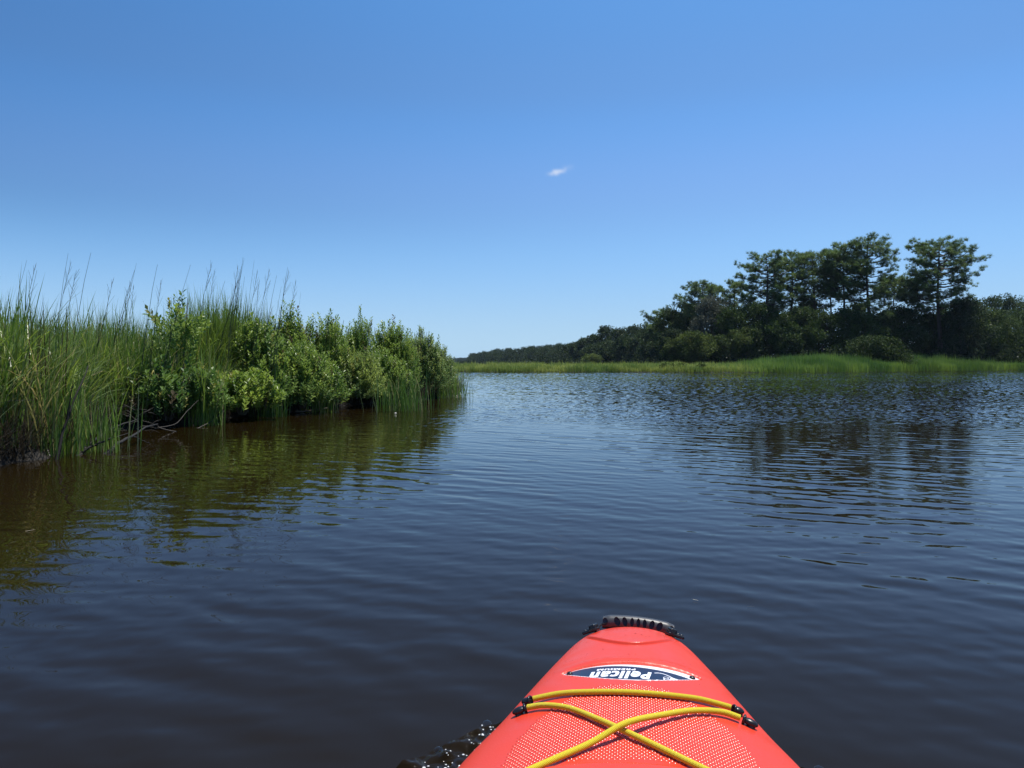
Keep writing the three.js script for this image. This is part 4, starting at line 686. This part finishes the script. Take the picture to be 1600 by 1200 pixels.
{ // the shaded mass below the pines
  const r = rng(555), grp = 'dark understory trees below the pines';
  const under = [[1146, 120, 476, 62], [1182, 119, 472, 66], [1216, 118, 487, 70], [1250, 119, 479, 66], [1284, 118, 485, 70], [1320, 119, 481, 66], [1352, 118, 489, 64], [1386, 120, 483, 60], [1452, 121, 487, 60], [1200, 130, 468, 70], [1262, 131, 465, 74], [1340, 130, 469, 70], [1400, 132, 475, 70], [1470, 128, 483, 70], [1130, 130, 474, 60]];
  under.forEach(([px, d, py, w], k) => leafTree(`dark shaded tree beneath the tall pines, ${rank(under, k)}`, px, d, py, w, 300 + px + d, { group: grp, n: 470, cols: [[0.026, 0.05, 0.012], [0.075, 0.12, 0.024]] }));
  const rise = [[1520, 190, 462, 60], [1548, 200, 456, 56], [1574, 185, 458, 60], [1606, 195, 461, 64], [1640, 180, 458, 70], [1680, 190, 462, 70], [1640, 130, 480, 90], [1690, 135, 476, 90], [1500, 175, 470, 56]];
  rise.forEach(([px, d, py, w], k) => leafTree(`blue green tree on the rise at the right, ${rank(rise, k)}`, px, d, py, w, 400 + px, { group: 'trees on the rise at the right', n: 420, leaf: 1.3 }));
  const wood = [[1012, 205, 510, 44], [990, 215, 508, 44], [968, 225, 512, 42], [946, 235, 508, 40], [928, 245, 522, 36], [912, 255, 528, 34], [1000, 185, 522, 46], [1022, 170, 508, 46], [975, 195, 526, 44], [950, 205, 534, 42], [924, 215, 540, 38], [902, 262, 534, 32], [890, 272, 540, 28], [1034, 160, 516, 46], [1064, 150, 488, 56], [1080, 148, 470, 56]];
  wood.forEach(([px, d, py, w], k) => leafTree(`dark tree of the receding far wood, ${rank(wood, k)}`, px, d, py, w, 500 + px, { group: 'trees of the wood receding to the left', n: 330, leaf: 1.6, clumps: 14, cols: [[0.025, 0.045, 0.016], [0.055, 0.085, 0.025]] }));
  leafTree('single pale green tree standing out at the edge of the receding wood', 925, 190, 556, 30, 520, { n: 260, leaf: 1.2, cols: [[0.08, 0.12, 0.025], [0.14, 0.18, 0.04]] });
  // marsh bushes at the water
  [['round marsh bush, first from the left of three on the far water edge', 1037, 571], ['round marsh bush, middle of three on the far water edge', 1049, 572], ['round marsh bush, third from the left on the far water edge', 1064, 571], ['lone round marsh bush right of the three on the far water edge', 1096, 571]].forEach(([l, px, py], k) => leafTree(l, px, 77.6, py, 13, 600 + k, { name: 'marsh_bush', category: 'bush', n: 120, leaf: 0.55, clumps: 6, low: 0, cols: [[0.06, 0.09, 0.018], [0.11, 0.15, 0.03]] }));
}
{ // brushwood along the foot of the far wood
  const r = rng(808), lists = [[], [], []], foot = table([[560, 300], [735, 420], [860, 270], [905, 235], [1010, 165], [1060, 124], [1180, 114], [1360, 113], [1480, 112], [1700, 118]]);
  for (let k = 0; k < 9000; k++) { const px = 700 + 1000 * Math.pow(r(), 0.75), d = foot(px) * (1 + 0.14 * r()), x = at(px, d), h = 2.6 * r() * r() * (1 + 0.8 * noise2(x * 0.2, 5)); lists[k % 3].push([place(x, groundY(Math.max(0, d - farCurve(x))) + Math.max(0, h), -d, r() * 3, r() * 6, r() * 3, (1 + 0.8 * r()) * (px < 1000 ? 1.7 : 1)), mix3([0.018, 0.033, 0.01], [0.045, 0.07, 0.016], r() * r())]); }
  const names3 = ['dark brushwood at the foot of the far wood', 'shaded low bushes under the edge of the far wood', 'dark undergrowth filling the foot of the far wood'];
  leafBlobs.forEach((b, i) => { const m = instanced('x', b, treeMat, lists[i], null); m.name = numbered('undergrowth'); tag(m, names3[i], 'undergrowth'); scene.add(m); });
}
{ // far wood that reads as one mass
  const r = rng(999), tree = (seed) => { const q = rng(seed), gs = []; for (let k = 0; k < 90; k++) { const a = q() * 6.28, u = q(), y = 0.12 + 0.84 * u, w = 0.34 * Math.pow(Math.sin(Math.PI * (0.15 + 0.8 * u)), 0.8) * (0.7 + 0.4 * q()); const b = leafBlobs[k % 3].clone(); b.applyMatrix4(place(Math.cos(a) * w, y, Math.sin(a) * w, q() * 3, q() * 6, q() * 3, 0.11 + 0.05 * q())); gs.push(b); } return mergeGeometries(gs); };
  const protos = [tree(1), tree(2), tree(3)], lists = [[], [], []], sky = table([[560, 560], [700, 558], [726, 556], [738, 551], [770, 546], [800, 544], [840, 540], [868, 537], [905, 536], [940, 536]]);
  for (let k = 0; k < 420; k++) {
    const px = 690 + 250 * r(), d = lerp(560, 300, clamp((px - 730) / 180, 0, 1)) * (0.92 + 0.3 * r()), x = at(px, d), gy = 0.4, H = (tall(sky(px), d) - gy) * (0.6 + 0.42 * r() + 0.06 * noise2(x * 0.05, 3));
    if (px < 735 && H > 0) { const d2 = 1000 + 150 * r(), H2 = (tall(559, d2) - gy) * (0.85 + 0.2 * r()); lists[k % 3].push([place(at(px, d2), gy, -d2, 0, r() * 6.28, 0, H2, H2, H2), rgb(0.04, 0.065, 0.025)]); continue; }
    lists[k % 3].push([place(x, gy, -d, 0, r() * 6.28, 0, H * 1.05, H, H * 1.05), mix3([0.026, 0.046, 0.016], [0.055, 0.085, 0.026], r())]);
  }
  const m = new THREE.Group();
  protos.forEach((p, i) => { const w = instanced('x', p, treeMat, lists[i], null); w.name = numbered('distant_wood'); tag(w, ['dark distant wood on the horizon behind the far marsh', 'distant wood of mixed crowns along the horizon', 'low far wood closing the end of the river'][i], 'wood'); scene.add(w); });
}
scene.fog = new THREE.FogExp2(new THREE.Color().setRGB(0.62, 0.76, 1), 0.00009);
scene.traverse((o) => { if (o.isMesh) { o.castShadow = true; o.receiveShadow = true; } });
renderer.render(scene, camera);
